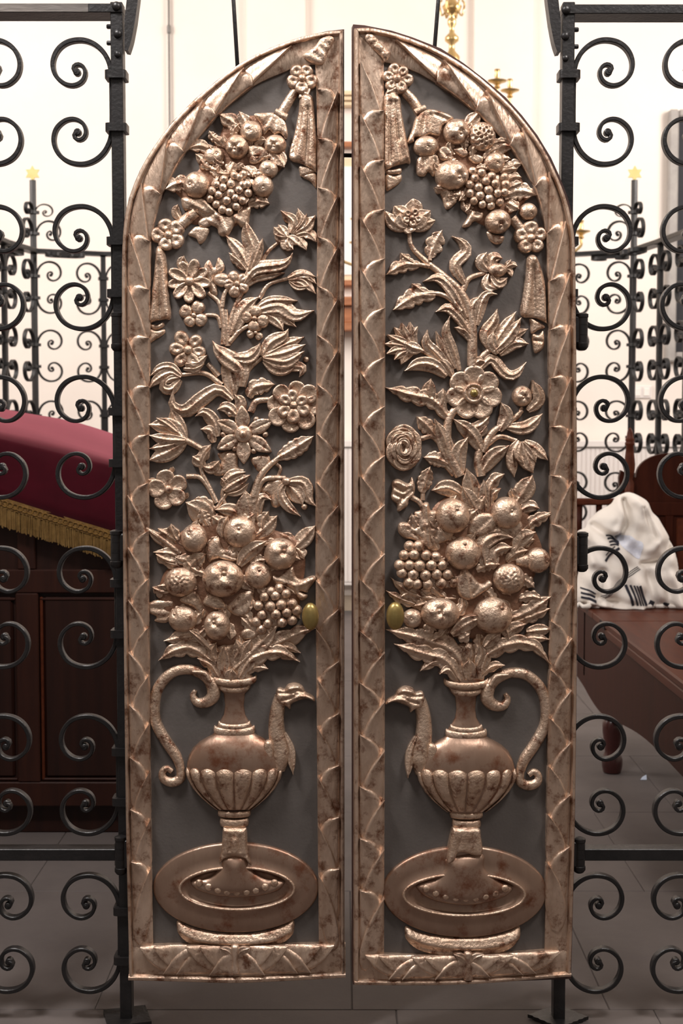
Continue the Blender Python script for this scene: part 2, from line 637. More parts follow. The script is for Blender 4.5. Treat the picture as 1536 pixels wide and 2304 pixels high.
    def ball(s, cx, cy, r, h, name, parent=None, mat=None, sz=1.0):
        """dome in view pixels (shared mesh)"""
        o = link(name, ball_mesh(mat or s.mat), parent or s.pl.parent)
        P = s.px([cx, cy])
        u, w = s.pl.uw(P, h)
        o.location = (u[0], -h * 0.001, w[0])
        R = r * s.K * 0.001
        o.scale = (R, R * sz, R)
        return o

    def F(s, cx, cy, R, n=5, kind='dome', rot=0.0, h=7, ball=24, sy=1.0, rings=1, wide=1.0, gap=0.0, jit=0.06):
        """flower: heart (part) with petals (sub-parts)"""
        c = s.px([cx, cy])[0]
        Rk = R * s.K
        root = s.dome_part('flower', cx, cy, max(ball, 10), h + 6)
        specs = []
        if rings == 1:
            specs.append((n, 0.56 if kind != 'star' else 0.60, 0.46 if kind != 'star' else 0.42, h))
        else:
            specs.append((n, 0.66, 0.37, h))
            specs.append((max(4, n - 2), 0.36, 0.30, h + 7))
        for ri, (m, rc, ln, hh) in enumerate(specs):
            kd = 'cup' if rings == 2 and ri == 0 else kind
            for k in range(m):
                a = rot + ri * 0.4 + 2 * math.pi * k / m + rng.uniform(-jit, jit)
                wmax = math.sin(math.pi / m) * rc * 1.25
                wd = min(ln * 1.05, wmax) * wide
                if kind == 'star':
                    wd = 0.22 * wide
                f = 1 + rng.uniform(-jit, jit)
                s.petal(c[0] + math.cos(a) * rc * Rk * f, c[1] + math.sin(a) * rc * Rk * sy * f, math.atan2(math.sin(a) * sy, math.cos(a)),
                        ln * Rk * f, wd * Rk * f, hh + (k % 2) * 1.5, kd, root)
        return root

    def dome_part(s, name, cx, cy, r, h, sz=0.85, mat=None):
        """a dome with its vertices in board coordinates, so that it can carry sub-parts"""
        c = s.px([cx, cy])[0]
        R = r * s.K
        V, F = [], []
        nr, ns = 5, 14
        for i in range(nr + 1):
            a = math.pi / 2 * i / nr
            for k in range(ns):
                q = 2 * math.pi * k / ns
                V.append((c[0] + R * math.sin(a) * math.cos(q), c[1] + R * math.sin(a) * math.sin(q), h + R * math.cos(a) * sz))
        for k in range(ns):
            V.append((V[nr * ns + k][0], V[nr * ns + k][1], 0))
        for i in range(nr + 1):
            for k in range(ns):
                F.append((i * ns + k, i * ns + (k + 1) % ns, (i + 1) * ns + (k + 1) % ns, (i + 1) * ns + k))
        return mesh_obj(name, s.pl.verts(V, h + R * 0.5), F, mat or s.mat, s.pl.parent)

    def O(s, cx, cy, rx, ry=None, kind='apple', h=9, ex=None, ey=None, zs=0.72, pear=None, name='fruit'):
        """fruit: dome with an eye (calyx) at (ex, ey) in view pixels"""
        ry = ry or rx
        c = s.px([cx, cy])[0]
        A, B = rx * s.K, ry * s.K
        if ex is None:
            ex, ey = cx + rng.uniform(-.25, .25) * rx, cy + rng.uniform(-.25, .3) * ry
        e = s.px([ex, ey])[0]
        Rm = min(A, B)
        dents = []
        if kind in ('bumpy', 'holes'):
            m = 46 if kind == 'bumpy' else 30
            for i in range(m):
                rr = math.sqrt((i + .5) / m) * 0.97
                th = i * 2.39996
                dents.append((c[0] + A * rr * math.cos(th), c[1] + B * rr * math.sin(th)))
            dents = np.array(dents)
        nr, ns = (9, 28) if kind in ('apple', 'quince') else (16, 48)
        V, F = [], []
        for i in range(nr + 1):
            a = math.pi / 2 * i / nr
            rho = math.sin(a)
            for k in range(ns):
                q = 2 * math.pi * k / ns
                x, y = c[0] + A * rho * math.cos(q), c[1] + B * rho * math.sin(q)
                z = Rm * zs * 1.15 * math.cos(a)
                d = math.hypot(x - e[0], y - e[1])
                if kind == 'apple':
                    z -= 0.20 * Rm * math.exp(-(d / (0.20 * Rm)) ** 2)
                elif kind == 'quince':
                    th = math.atan2(y - e[1], x - e[0])
                    z -= 0.26 * Rm * math.exp(-(d / (0.26 * Rm)) ** 2)
                    z += 0.09 * Rm * math.cos(4 * th) * math.exp(-((d - .42 * Rm) / (.30 * Rm)) ** 2)
                elif kind == 'bumpy':
                    dd = np.hypot(dents[:, 0] - x, dents[:, 1] - y)
                    z -= 0.13 * Rm * np.exp(-(dd / (0.085 * Rm)) ** 2).sum() * (0.4 + 0.6 * math.cos(a))
                else:
                    dd = np.hypot(dents[:, 0] - x, dents[:, 1] - y)
                    z -= 0.26 * Rm * np.exp(-(dd / (0.115 * Rm)) ** 4).sum() * (0.4 + 0.6 * math.cos(a))
                V.append((x, y, h + max(z, -h)))
        for k in range(ns):
            V.append((V[nr * ns + k][0], V[nr * ns + k][1], -0.5))
        for i in range(nr + 1):
            for k in range(ns):
                F.append((i * ns + k, i * ns + (k + 1) % ns, (i + 1) * ns + (k + 1) % ns, (i + 1) * ns + k))
        root = mesh_obj(name, s.pl.verts(V, h + Rm * 0.35), F, s.mat, s.pl.parent)
        if kind in ('apple', 'quince'):
            rho = min(0.95, math.hypot((e[0] - c[0]) / A, (e[1] - c[1]) / B))
            zc = h + Rm * zs * 1.15 * math.sqrt(1 - rho ** 2) - 0.16 * Rm
            s.ball(ex, ey, 0.13 * min(rx, ry), zc - 1.0, 'calyx', root)
        return root

    def G(s, st, r, h=10, bed=None, name='grape_cluster'):
        """bunch of grapes: bed (part) with single grapes (sub-parts)"""
        P = parse(st)
        c = P.mean(0)
        ang = np.arctan2(P[:, 1] - c[1], P[:, 0] - c[0])
        if bed is None:
            hull = []
            for k in range(12):
                a = 2 * math.pi * k / 12
                d = np.array([math.cos(a), math.sin(a)])
                hull.append(c + d * (max(((P - c) @ d)) * 0.86 + r * 0.4))
            bed = np.array(hull)
        root = s.C(name, bed, 6, 10, h - 4)
        lim = np.abs(P - c).max(0) + r
        for i, p in enumerate(P):
            q = ((p - c) / lim)
            rise = 9 * (1 - min(1, (q ** 2).sum()))
            s.ball(p[0], p[1], r * rng.uniform(.92, 1.06), h + rise, 'grape', root)
        return root

    def C(s, name, st, H=8, e=8, h=5, ribs=(), g=None, sharp=False, slope=None, parent=None, mat=None, folds=()):
        """carved cushion with a free outline; ribs: (polyline, amplitude, width) in view pixels / mm"""
        P = s.px(st)
        O = P if sharp else crom(P, 5, True)
        size = np.sqrt(np.ptp(O[:, 0]) * np.ptp(O[:, 1]))
        g = g or max(2.2, min(7.0, size / 13))
        Or = []
        for i in range(len(O)):
            a, b = O[i], O[(i + 1) % len(O)]
            m = max(1, int(np.linalg.norm(b - a) / (g * 1.3)))
            for k in range(m):
                Or.append(a + (b - a) * k / m)
        Or = np.array(Or)
        keep = [0]
        for i in range(1, len(Or)):
            if np.linalg.norm(Or[i] - Or[keep[-1]]) > g * 0.35:
                keep.append(i)
        Or = Or[keep]
        V, T = fill_polygon(Or, g)
        d = seg_dist(V, Or)
        q = np.clip(d / e, 0, 1)
        Z = h + H * np.sqrt(np.clip(1 - (1 - q) ** 2, 0, 1))
        for poly, amp, wid in ribs:
            PP = s.px(poly)
            if len(PP) > 2:
                PP = crom(PP, 5)
            dd = seg_dist(V, PP, False)
            Z = Z + amp * np.exp(-(dd / wid) ** 2) * np.clip(0.3 + q, 0, 1)
        if slope is not None:
            Z = Z + (V[:, 0] - V[:, 0].mean()) * slope[0] + (V[:, 1] - V[:, 1].mean()) * slope[1]
        Z = np.maximum(Z, 0.5)
        V3 = np.column_stack([V, Z])
        E = rim_loops(T)
        k0 = len(V3)
        idx = {}
        extra = []
        F = list(T)
        for a, b in E:
            for t in (a, b):
                if t not in idx:
                    idx[t] = k0 + len(extra)
                    extra.append((V3[t, 0], V3[t, 1], V3[t, 2]))
                    extra.append((V3[t, 0], V3[t, 1], -0.5))
            F.append((idx[b], idx[a], idx[a] + 1, idx[b] + 1))
        V3 = np.vstack([V3, np.array(extra)]) if extra else V3
        return mesh_obj(name, s.pl.verts(V3, float(Z.mean())), F, mat or s.mat, parent or s.pl.parent)

    def lathe(s, name, prof, cx, n0=4.0, zs=0.45, parent=None, mat=None, a0=0.0, a1=math.pi, na=21):
        """half turned shape: prof = (view y, view radius)"""
        prof = np.asarray(prof, float)
        aa = np.linspace(a0, a1, na)
        Yc = prof[:, 0:1] * s.K + s.oy
        R = prof[:, 1:2] * s.K
        X = cx * s.K + s.ox - R * np.cos(aa)
        Y = Yc + 0 * aa
        Z = n0 + zs * R * np.sin(aa)
        return s.grid(name, X, Y, Z, parent, mat)


def lathe_ring(s, name, y0, y1, r, cx, parent, mat=None, bow=10, n0=4.0, zs=0.45):
    """torus like moulding on a turned shape, bowed as seen from above"""
    aa = np.linspace(0, math.pi, 21)
    vv = np.linspace(0, math.pi, 7)
    X = np.zeros((7, 21))
    Y = X.copy()
    Z = X.copy()
    for i, v in enumerate(vv):
        rr = (r + math.sin(v) * 8) * s.K
        yy = (y0 + y1) / 2 - math.cos(v) * (y1 - y0) / 2
        X[i] = cx * s.K + s.ox - rr * np.cos(aa)
        Y[i] = (yy + bow * np.sin(aa)) * s.K + s.oy
        Z[i] = n0 + zs * rr * np.sin(aa) + 3.5 * math.sin(v)
    return s.grid(name, X, Y, Z, parent, mat or s.mat)


# ------------------------------------------------------------------ the frame of a door leaf
def band(pl, name, outer, inner, prof, mat, n=60, sub=6):
    """moulding swept between two px polylines (bottom to top); prof = (position across, height)"""
    Oc, lo = resample(crom(outer, sub), n)
    Ic, li = resample(crom(inner, sub), n)
    V, F = [], []
    m = len(prof)
    for i in range(n):
        for q, z in prof:
            p = Oc[i] * (1 - q) + Ic[i] * q
            V.append((p[0], p[1], z))
    for i in range(n - 1):
        for j in range(m - 1):
            a = i * m + j
            F.append((a, a + 1, a + m + 1, a + m))
    o = mesh_obj(name, pl.verts(V, 12), F, mat, pl.parent)
    auto_smooth(o, 50)
    return o, Oc, Ic, (lo + li) / 2


LEAF_A = np.array([[.40, -1.25], [.20, -.98], [.21, -.66], [.50, -.26], [.97, 0.0]])
LEAF_B = np.array([[.72, -1.30], [.97, -.95], [1.0, -.62], [1.0, -.28], [.985, 0.0]])


def frame_leaves(pl, Oc, Ic, length, tips, period, mat, q0=0.17, n0=11.0, rise=15.0):
    """laurel leaves along a band; tips = (distance along band, side) with side +1 for a tip on the inner edge"""
    n = len(Oc)
    def P(q, sdist):
        x = np.clip(sdist / length * (n - 1), 0, n - 1)
        i = np.minimum(np.floor(x).astype(int), n - 2)
        f = (x - i)[..., None]
        o = Oc[i] * (1 - f) + Oc[i + 1] * f
        a = Ic[i] * (1 - f) + Ic[i + 1] * f
        return o * (1 - q[..., None]) + a * q[..., None]
    nt = 9
    A = resample(crom(LEAF_A, 4), nt)[0]
    B = resample(crom(LEAF_B, 4), nt)[0]
    ss = np.array([0, .05, .16, .36, .6, .82, .95, 1.0])
    v = View(pl, 0, 0, mat)
    for s0, side in tips:
        jq = rng.uniform(-.03, .03)
        X = np.zeros((nt, len(ss)))
        Y = X.copy()
        Z = X.copy()
        t = np.linspace(0, 1, nt)
        for j, u in enumerate(ss):
            Q = A * (1 - u) + B * u
            q = np.clip(Q[:, 0] + jq * (1 - t), 0.0, 1.0)
            if side < 0:
                q = 1.0 + q0 - q
            q = np.clip(q, q0, 1.0)
            p = P(q, s0 + Q[:, 1] * period)
            X[:, j], Y[:, j] = p[:, 0], p[:, 1]
            e = min(u, 1 - u)
            rnd = math.sqrt(max(0, 1 - (1 - min(1, e / 0.16)) ** 2))
            crest = 3.4 * math.exp(-((u - .13) / .13) ** 2)
            up = np.clip(t, 0, 1) ** 0.75
            Z[:, j] = n0 + rise * up * (1 - 0.62 * u) + 3.0 * rnd + crest * (0.25 + t) + 3.2 * math.sin(math.pi * u) * (0.4 + 0.6 * t) - 2.4 * math.exp(-((u - .34) / .07) ** 2) * t
        v.grid('laurel_leaf', X, Y, Z, pl.parent, mat)


# ------------------------------------------------------------------ the setting
def struct(name, mb, mat, smooth=False):
    o = mb.build(name, mat, None, smooth)
    o['kind'] = 'structure'
    return o


YB = 7.40                     # back wall
XL, XR = -5.0, 5.0
YF = -11.0
ZC = 5.4
floor = struct('floor', MB().box(XL, XR, YF, YB, -0.10, -0.004), GROUT)
sl = MB().box(-0.3066, 0.3066, -0.4391, 0.4391, -0.03, 0.0, 0.002)
sme = sl.build('paving_slab', SLAB, floor).data
bpy.data.objects.remove(bpy.data.objects['paving_slab'])
for r in range(-4, 8):
    yc = 0.56 + r * 0.88
    off = 0.2825 if r % 2 == 0 else -0.0175
    off = 0.3325 if r == 0 else (0.4375 if r == -1 else off)
    for k in range(-6, 6):
        xc = off + k * 0.615
        if abs(xc) > 3.5 or yc + .44 > YB + .02 or yc - .44 < -4.2:
            continue
        s = link('paving_slab', sme, floor)
        s.location = (xc, yc, rng.uniform(-.0008, .0))
struct('wall_back', MB().box(XL, XR, YB, YB + .2, 0, ZC), WALL)
struct('wall_left', MB().box(XL - .2, XL, YF, YB + .2, 0, ZC), WALL)
struct('wall_right', MB().box(XR, XR + .2, YF, YB + .2, 0, ZC), WALL)
struct('ceiling', MB().box(XL, XR, YF, YB, ZC, ZC + .15), CEIL)
struct('baseboard_back', MB().box(XL, XR, YB - .018, YB, 0, .115, .004), noise_mat('tan_stone', (.36, .29, .22), (.30, .24, .18), 5, .6))
xa, xb = at(688, 300, YB).x, at(1063, 300, YB).x
struct('trim_1', MB().box(xb, xb + .42, YB - .05, YB, 1.35, ZC, .006), WALL)
struct('trim_2', MB().box(xa - .42, xa, YB - .05, YB, 1.35, ZC, .006), WALL)

# framed tablet above the radiator, seen through the slit between the leaves
tb = thing('wall_tablet', 'cream wall tablet with orange-brown wooden shelf seen through slit between gates', 'tablet', (at(786, 700, YB).x + .06, YB, 1.9))
zz = lambda py, Y=YB - .1: at(786, py, Y).z - 1.9
MB().box(-.42, .42, -.05, -.002, zz(630), zz(352), .004).build('field', ARKC, tb)
MB().box(-.34, .34, -.06, -.045, zz(618), zz(372), .004).build('inner_field', WALLW, tb)
g = MB().box(-.50, .50, -.20, -.002, zz(745), zz(727), .004).box(-.48, .48, -.17, -.002, zz(727), zz(690), .006).box(-.52, .52, -.21, -.002, zz(690), zz(670), .005)
g.build('shelf', ARKW, tb)
MB().box(-.46, .46, -.10, -.002, zz(642), zz(630), .004).build('lower_moulding', ARKW, tb)
MB().box(-.46, .46, -.10, -.002, zz(330), zz(318), .004).build('upper_moulding', ARKW, tb)
for i, (y0, y1) in enumerate(((237, 228), (227, 218), (217, 208))):
    MB().box(-.5 - .02 * i, .5 + .02 * i, -.10 - .03 * i, -.002, zz(y0), zz(y1), .004).build('cornice', ARKC, tb)

# radiator
rad = thing('radiator', 'long white ribbed panel radiator on the back wall', 'radiator', (0, YB - .02, 0))
rz0, rz1 = at(786, 1318, YB - .13).z, at(786, 991, YB - .13).z
rx0, rx1 = -.42, 2.75
MB().box(rx0, rx1, -.10, -.02, rz0, rz1 - .05, .006).build('body', RADI, rad)
MB().box(rx0 - .005, rx1 + .005, -.125, -.015, rz1 - .048, rz1, .005).build('top_grille', RADI, rad)
rb = MB()
rb.prism([(-.0160, -.10), (-.008, -.109), (.008, -.109), (.0160, -.10)], rz0 + .03, rz1 - .06, 'z')
rme = rb.build('rib', RADI, rad).data
bpy.data.objects.remove(bpy.data.objects['rib'])
for k in range(int((rx1 - rx0) / .033)):
    o = link('rib', rme, rad)
    o.location = (rx0 + .02 + k * .033, 0, 0)

# memorial tablet, switch plate, conduit
m0, m1 = at(1493, 815, YB), at(1493, 250, YB)
pq = thing('memorial_tablet', 'dark slate memorial tablet in a grey stone frame on back wall', 'tablet', (m0.x, YB, m0.z))
hh = m1.z - m0.z
wq = 1.05
MB().box(.066, wq - .066, -.05, -.002, .066, hh - .05, .003).build('slate', SLATE, pq)
for nm, bx in (('frame_side', (0, .07, 0, hh)), ('frame_side', (wq - .07, wq, 0, hh)), ('frame_top', (.068, wq - .068, hh - .055, hh)), ('frame_bottom', (.068, wq - .068, 0, .07))):
    MB().box(bx[0], bx[1], -.075, -.002, bx[2], bx[3], .012).build(nm, STONE, pq)
sw = at(1443, 882, YB)
s = thing('switch_plate', 'small white double switch plate on the wall behind the rear grille', 'switch', sw)
MB().box(-.07, .07, -.015, -.001, -.045, .045, .004).build('plate', RADI, s)
for k in (-1, 1):
    MB().box(k * .032 - .022, k * .032 + .022, -.022, -.014, -.03, .03, .003).build('rocker', WALLW, s)
cp = at(380, 100, YB - .02)
cz = thing('wall_conduit', 'thin grey vertical conduit on wall above left gate leaf', 'pipe', (cp.x, cp.y, 1.2))
MB().lathe([(.0075, 0), (.0075, 4.19)], 0, 0, 10).build('tube', WIRE, cz, True)
zj = at(380, 66, YB - .02).z - 1.2
MB().lathe([(.011, zj - .03), (.014, zj - .015), (.014, zj + .015), (.011, zj + .03)], 0, 0, 12).build('coupling', WIRE, cz, True)

# ------------------------------------------------------------------ wrought iron: shared scroll and collar shapes
UP = np.array([(253, 231), (253, 200), (252.5, 175), (251, 158), (246, 140), (234, 119), (214, 102), (189, 93.5), (161, 96), (139, 108), (125, 128), (121, 151), (128.5, 174), (148, 190.5),
               (169, 193.5), (187, 184), (194, 167), (189.5, 153), (178, 147), (168.5, 152), (168, 161), (175, 164.5)])
UP = np.stack([(267 - UP[:, 0]) * .001, (231 - UP[:, 1]) * .001], 1)


def sweep_flat(path, thick, depth, name):
    """flat bar bent along a path in the x-z plane; thick = list of half thicknesses"""
    P, ln = resample(crom(path, 5), 150 if len(path) > 30 else 80)
    n = len(P)
    T = np.gradient(P, axis=0)
    T /= np.linalg.norm(T, axis=1)[:, None]
    Nn = np.stack([-T[:, 1], T[:, 0]], 1)
    th = np.interp(np.linspace(0, 1, n), np.linspace(0, 1, len(thick)), thick)
    h = depth / 2
    c = .0018
    V, F = [], []
    for i in range(n):
        t = th[i]
        for a, bq in ((-t, -h + c), (-t, h - c), (-t + c, h), (t - c, h), (t, h - c), (t, -h + c), (t - c, -h), (-t + c, -h)):
            p = P[i] + Nn[i] * a
            V.append((p[0], bq, p[1]))
    for i in range(n - 1):
        for k in range(8):
            F.append((i * 8 + k, i * 8 + (k + 1) % 8, (i + 1) * 8 + (k + 1) % 8, (i + 1) * 8 + k))
    F.append(tuple(range(8))[::-1])
    F.append(tuple((n - 1) * 8 + k for k in range(8)))
    m = MB().add(V, F)
    # eyes of the volutes
    for p in (P[0], P[-1]) if abs(path[0][1] + path[-1][1]) < .01 else (P[-1],):
        m.lathe([(.006, -h * .9), (.0085, -h * .7), (.0085, h * .7), (.006, h * .9)], p[0], p[1], 10, 'y')
    o = m.build(name, IRON)
    fix_normals(o)
    auto_smooth(o, 40)
    me = o.data
    bpy.data.objects.remove(o)
    return me


CPATH = np.vstack([UP[::-1], (UP * np.array([1, -1]))[1:]])
CSCROLL = sweep_flat(CPATH, [.0040, .0045, .0050, .0052, .0050, .0052, .0050, .0045, .0040], .022, 'c_scroll')
VOLUTE = sweep_flat(UP[2:], [.0050, .0050, .0048, .0042, .0036], .022, 'volute')


def rounded(x0, x1, y0, y1, r, k=5):
    out = []
    for cx, cy, a0 in ((x1 - r, y1 - r, 0), (x0 + r, y1 - r, 90), (x0 + r, y0 + r, 180), (x1 - r, y0 + r, 270)):
        for i in range(k):
            a = math.radians(a0 + 90 * i / (k - 1))
            out.append((cx + r * math.cos(a), cy + r * math.sin(a)))
    return out


def shared(mb, name, mat=None, ang=40):
    o = mb.build(name, mat or IRON)
    fix_normals(o)
    auto_smooth(o, ang)
    me = o.data
    bpy.data.objects.remove(o)
    return me


COLLAR1 = shared(MB().prism(rounded(-.021, .027, -.029, .029, .010), -.009, .009, 'z'), 'collar_one')
COLLAR2 = shared(MB().prism(rounded(-.027, .027, -.026, .026, .010), -.008, .008, 'z'), 'collar_two')
RIVET = shared(MB().lathe([(.0102, 0), (.0100, -.003), (.0078, -.0065), (.004, -.0085), (.0005, -.009)], 0, 0, 16, 'y'), 'rivet_dome')


def put(name, me, parent, loc, rz=0.0, sc=None):
    o = link(name, me, parent)
    o.location = loc
    o.rotation_euler = (0, 0, rz)
    if sc:
        o.scale = sc
    return o


YG = 0.060                    # plane of the front grille
SCROLL_Y = [231, 603, 984, 1367, 1743, 2099]
SCROLL_Z = [at(265, y, YG).z for y in SCROLL_Y]


def front_grille(side, label):
    xp = at(267 if side < 0 else 1274, 300, YG).x
    root = thing('iron_grille', label, 'grille', (xp, YG, 0), 0, 'front grille panels beside the gates')
    out = math.pi if side < 0 else 0.0
    sg = -1 if side < 0 else 1
    ztop = at(267, 4, YG - .02).z
    o = MB().box(-.0135, .0135, -.020, .020, 0.004, ztop, .0015).build('post', IRON, root)
    z0, z1 = at(267, 28, YG - .022).z, at(267, 8, YG - .022).z
    if side > 0:
        z0, z1 = at(1300, 31, YG - .022).z, at(1300, 10, YG - .022).z
    xr = sg * .86
    x_in = -sg * .014
    MB().box(min(x_in, xr), max(x_in, xr), -.024, .052, z0, z1, .0015).build('top_rail', IRON, root)
    if side < 0:
        MB().box(xr, -.062, -.0248, -.0240, z0 + .001, z1 - .001).build('worn_face', IRONB, root)
    b0, b1 = at(267, 1937, YG - .02).z, at(267, 1911, YG - .02).z
    MB().box(min(sg * .012, xr), max(sg * .012, xr), -.020, .022, b0, b1, .0015).build('bottom_rail', IRON, root)
    MB().box(-.022, .022, -.026, .026, b0 - .014, b1 + .018, .004).build('rail_boss', IRON, root)
    xb = sg * .366
    MB().box(xb - .0125, xb + .0125, -.016, .016, .02, z0, .0015).build('bar', IRON, root)
    for z in SCROLL_Z:
        put('scroll', CSCROLL, root, (0, 0, z), out)
        put('scroll', CSCROLL, root, (xb, 0, z), out + math.pi)
        for dz in (-.0585, .0585):
            put('collar', COLLAR1, root, (0, 0, z + dz), out)
            put('collar', COLLAR2, root, (xb, 0, z + dz), out)
    rv = ((262, 14, 1.0), (264, 75, .95), (264, 121, .75)) if side < 0 else ((1273, 22, 1.0), (1272, 80, .95), (1272, 130, .75))
    for px, py, k in rv:
        p = at(px, py, YG - .024)
        put('rivet', RIVET, root, (p.x - xp, -.0235 if py < 40 else -.0195, p.z), 0, (k, k, k))
    for px, py in (((247, 60), (250, 97)) if side < 0 else ((1285, 67), (1285, 105))):
        p = at(px, py, YG)
        m = MB().lathe([(.0055, 0), (.0055, .010), (.004, .012)], 0, 0, 6, 'x')
        put('bolt', shared(m, 'bolt_end'), root, (sg * .013, 0, p.z), out)
    # forged base plate
    n = 40
    poly = []
    for k in range(n):
        t = k / n * 4
        i, f = int(t), t - int(t)
        c = [(1, 1), (-1, 1), (-1, -1), (1, -1)]
        ax, ay = c[i]
        bx, by = c[(i + 1) % 4]
        w = 1 - (.06 * abs(math.sin(f * math.pi * 5)) if side > 0 else 0)
        poly.append(((ax + (bx - ax) * f) * .050 * w, (ay + (by - ay) * f) * .050 * w))
    bpz = MB().prism(poly, -.010, -.002, 'z')
    o = bpz.build('base_plate', IRON, root)
    o.location = (0, 0, .0125)
    o.rotation_euler = (0, 0, math.radians(16 if side < 0 else 40))
    fix_normals(o)
    return root


GL = front_grille(-1, 'black wrought iron scroll grille panel to the left of the gates')
GR = front_grille(1, 'black wrought iron scroll grille panel to the right of the gates')

# arch that springs from both posts above the picture and the hanging rods behind the gates
ov = thing('iron_overthrow', 'black iron arch strap riveted to inner sides of both gate posts', 'arch', (0, YG, 2.2))
for side in (-1, 1):
    cl = [(287, 118), (291, 92), (295, 50), (301, 0), (308, -60), (332, -150), (390, -255), (500, -345), (640, -395), (771, -408)]
    hw = [4, 8, 12, 12.5, 12.5, 12.5, 12.5, 12.5, 12.5, 12.5]
    if side > 0:
        cl = [(1541 - x, y + 3) for x, y in cl]
        cl[-1] = (771, -408)
    C = crom(np.array(cl, float), 4)
    hwv = np.interp(np.linspace(0, 1, len(C)), np.linspace(0, 1, 10), hw)
    T = np.gradient(C, axis=0)
    T /= np.linalg.norm(T, axis=1)[:, None]
    Nn = np.stack([-T[:, 1], T[:, 0]], 1)
    L1 = [at(*(C[i] + Nn[i] * hwv[i]), YG) for i in range(len(C))]
    L2 = [at(*(C[i] - Nn[i] * hwv[i]), YG) for i in range(len(C))]
    poly = [(p.x, p.z - 2.2) for p in L1] + [(p.x, p.z - 2.2) for p in L2[::-1]]
    V, F = [], []
    n = len(C)
    for p, q in zip(L1, L2):
        for yy in (-.021, .021):
            V.append((p.x, yy, p.z - 2.2))
            V.append((q.x, yy, q.z - 2.2))
    for i in range(n - 1):
        k = i * 4
        F += [(k, k + 4, k + 5, k + 1), (k + 2, k + 3, k + 7, k + 6), (k, k + 2, k + 6, k + 4), (k + 1, k + 5, k + 7, k + 3)]
    F += [(0, 1, 3, 2), ((n - 1) * 4, (n - 1) * 4 + 2, (n - 1) * 4 + 3, (n - 1) * 4 + 1)]
    st = mesh_obj('strap', V, F, IRON, ov, smooth=False)
    fix_normals(st)
    for px, py in ((294, 59), (288, 95)):
        if side > 0:
            px = 1541 - px
            py += 8
        p = at(px, py, YG)
        r = put('rivet', RIVET, ov, (p.x, 0, p.z - 2.2), math.pi / 2 if side < 0 else -math.pi / 2, (.85, .85, .85))
hr = thing('hanging_bar', 'black iron bar hung on two slanting rods behind the gates', 'bar', (0, .092, 2.0))
for (p0, p1) in (((505, -330), (546, 345)), ((1012, -330), (958, 350))):
    q0, q1 = at(*p0, .092), at(*p1, .092)
    MB().tube([(q0.x, 0, q0.z - 2), (q1.x, 0, q1.z - 2)], .0046, 10).build('rod', IRON, hr, True)
q0, q1 = at(540, 345, .092), at(964, 353, .092)
MB().tube([(q0.x, 0, q0.z - 2), (q1.x, 0, q1.z - 2)], .0048, 10).build('crossbar', IRON, hr, True)

# rear enclosure grilles
ZR0, ZR1 = at(267, 28, YG - .022).z - .012, at(267, 28, YG - .022).z + .010


def rear_grille(side, label, bars, post_i):
    """bars: (px x, distance from the camera)"""
    pts = []
    for px, D in bars:
        p = at(px, 900, CAM.y + D)
        pts.append(Vector((p.x, p.y, 0)))
    base = pts[post_i].copy()
    root = thing('rear_iron_grille', label, 'grille', base, 0, 'rear enclosure grilles')
    pts = [p - base for p in pts]
    for i, p in enumerate(pts):
        dirs = []
        if i > 0:
            dirs.append((pts[i - 1] - p).normalized())
        if i < len(pts) - 1:
            dirs.append((pts[i + 1] - p).normalized())
        tang = (pts[min(i + 1, len(pts) - 1)] - pts[max(i - 1, 0)]).normalized()
        at_ = math.atan2(tang.y, tang.x)
        top = ZR0
        zs = at(80, 405, CAM.y + 8.0).z
        if i == post_i:
            top = zs
        m = MB().box(-.013, .013, -.013, .013, .02, top, .0015)
        o = m.build('post' if i == post_i else 'bar', IRON, root)
        o.location = p
        o.rotation_euler = (0, 0, at_)
        for dv in dirs:
            an = math.atan2(dv.y, dv.x)
            for z in SCROLL_Z[:5]:
                put('scroll', CSCROLL, root, (p.x, p.y, z), an)
            if i == post_i:
                put('volute', VOLUTE, root, (p.x, p.y, at(80, 533, CAM.y + 8.0).z - .05), an, (1, 1, 1))
                put('volute', VOLUTE, root, (p.x, p.y, at(80, 482, CAM.y + 8.0).z - .03), an, (.72, 1, .62))
        for z in SCROLL_Z[:5]:
            for dz in (-.0585, .0585):
                put('collar', COLLAR2, root, (p.x, p.y, z + dz), at_)
        if i == post_i:
            for py in (478, 526):
                put('collar', COLLAR2, root, (p.x, p.y, at(80, py, CAM.y + 8.0).z), at_)
            # six-pointed star
            poly = []
            for k in range(12):
                a = math.pi / 6 * k + math.pi / 2
                r = .042 if k % 2 == 0 else .0245
                poly.append((r * math.cos(a), zs + .034 + r * math.sin(a)))
            s = MB().prism(poly, -.006, .006, 'y').build('star', STARG, root)
            s['label'] = 'gilded six-pointed star'
            s.location = p
            fix_normals(s)
            # flat brace scroll under the rail
            for dv in dirs:
                an = math.atan2(dv.y, dv.x)
                o = put('brace_scroll', CSCROLL, root, (p.x + dv.x * .16, p.y + dv.y * .16 - .02, ZR0 - .012), an + math.pi / 2)
                o.rotation_euler = (math.pi / 2, 0, an - math.pi / 2)
                o.scale = (.75, 1, .75)
    # rail pieces
    for i in range(len(pts) - 1):
        a, b2 = pts[i], pts[i + 1]
        ln = (b2 - a).length
        m = MB().box(-.02, ln + .02, -.036, .036, ZR0, ZR1, .002)
        o = m.build('rail', IRON, root)
        o.location = a
        o.rotation_euler = (0, 0, math.atan2(b2.y - a.y, b2.x - a.x))
    return root


rear_grille(-1, 'rear black iron scroll railing with gilded star post left of the gates', [(-85, 6.8), (-38, 7.2), (13, 7.6), (80, 8.0), (235, 8.15), (392, 8.2)], 3)
rear_grille(1, 'rear black iron scroll railing with gilded star post right of the gates', [(1605, 6.8), (1541, 7.2), (1481, 7.6), (1421, 8.0), (1265, 8.2), (1110, 8.25)], 3)


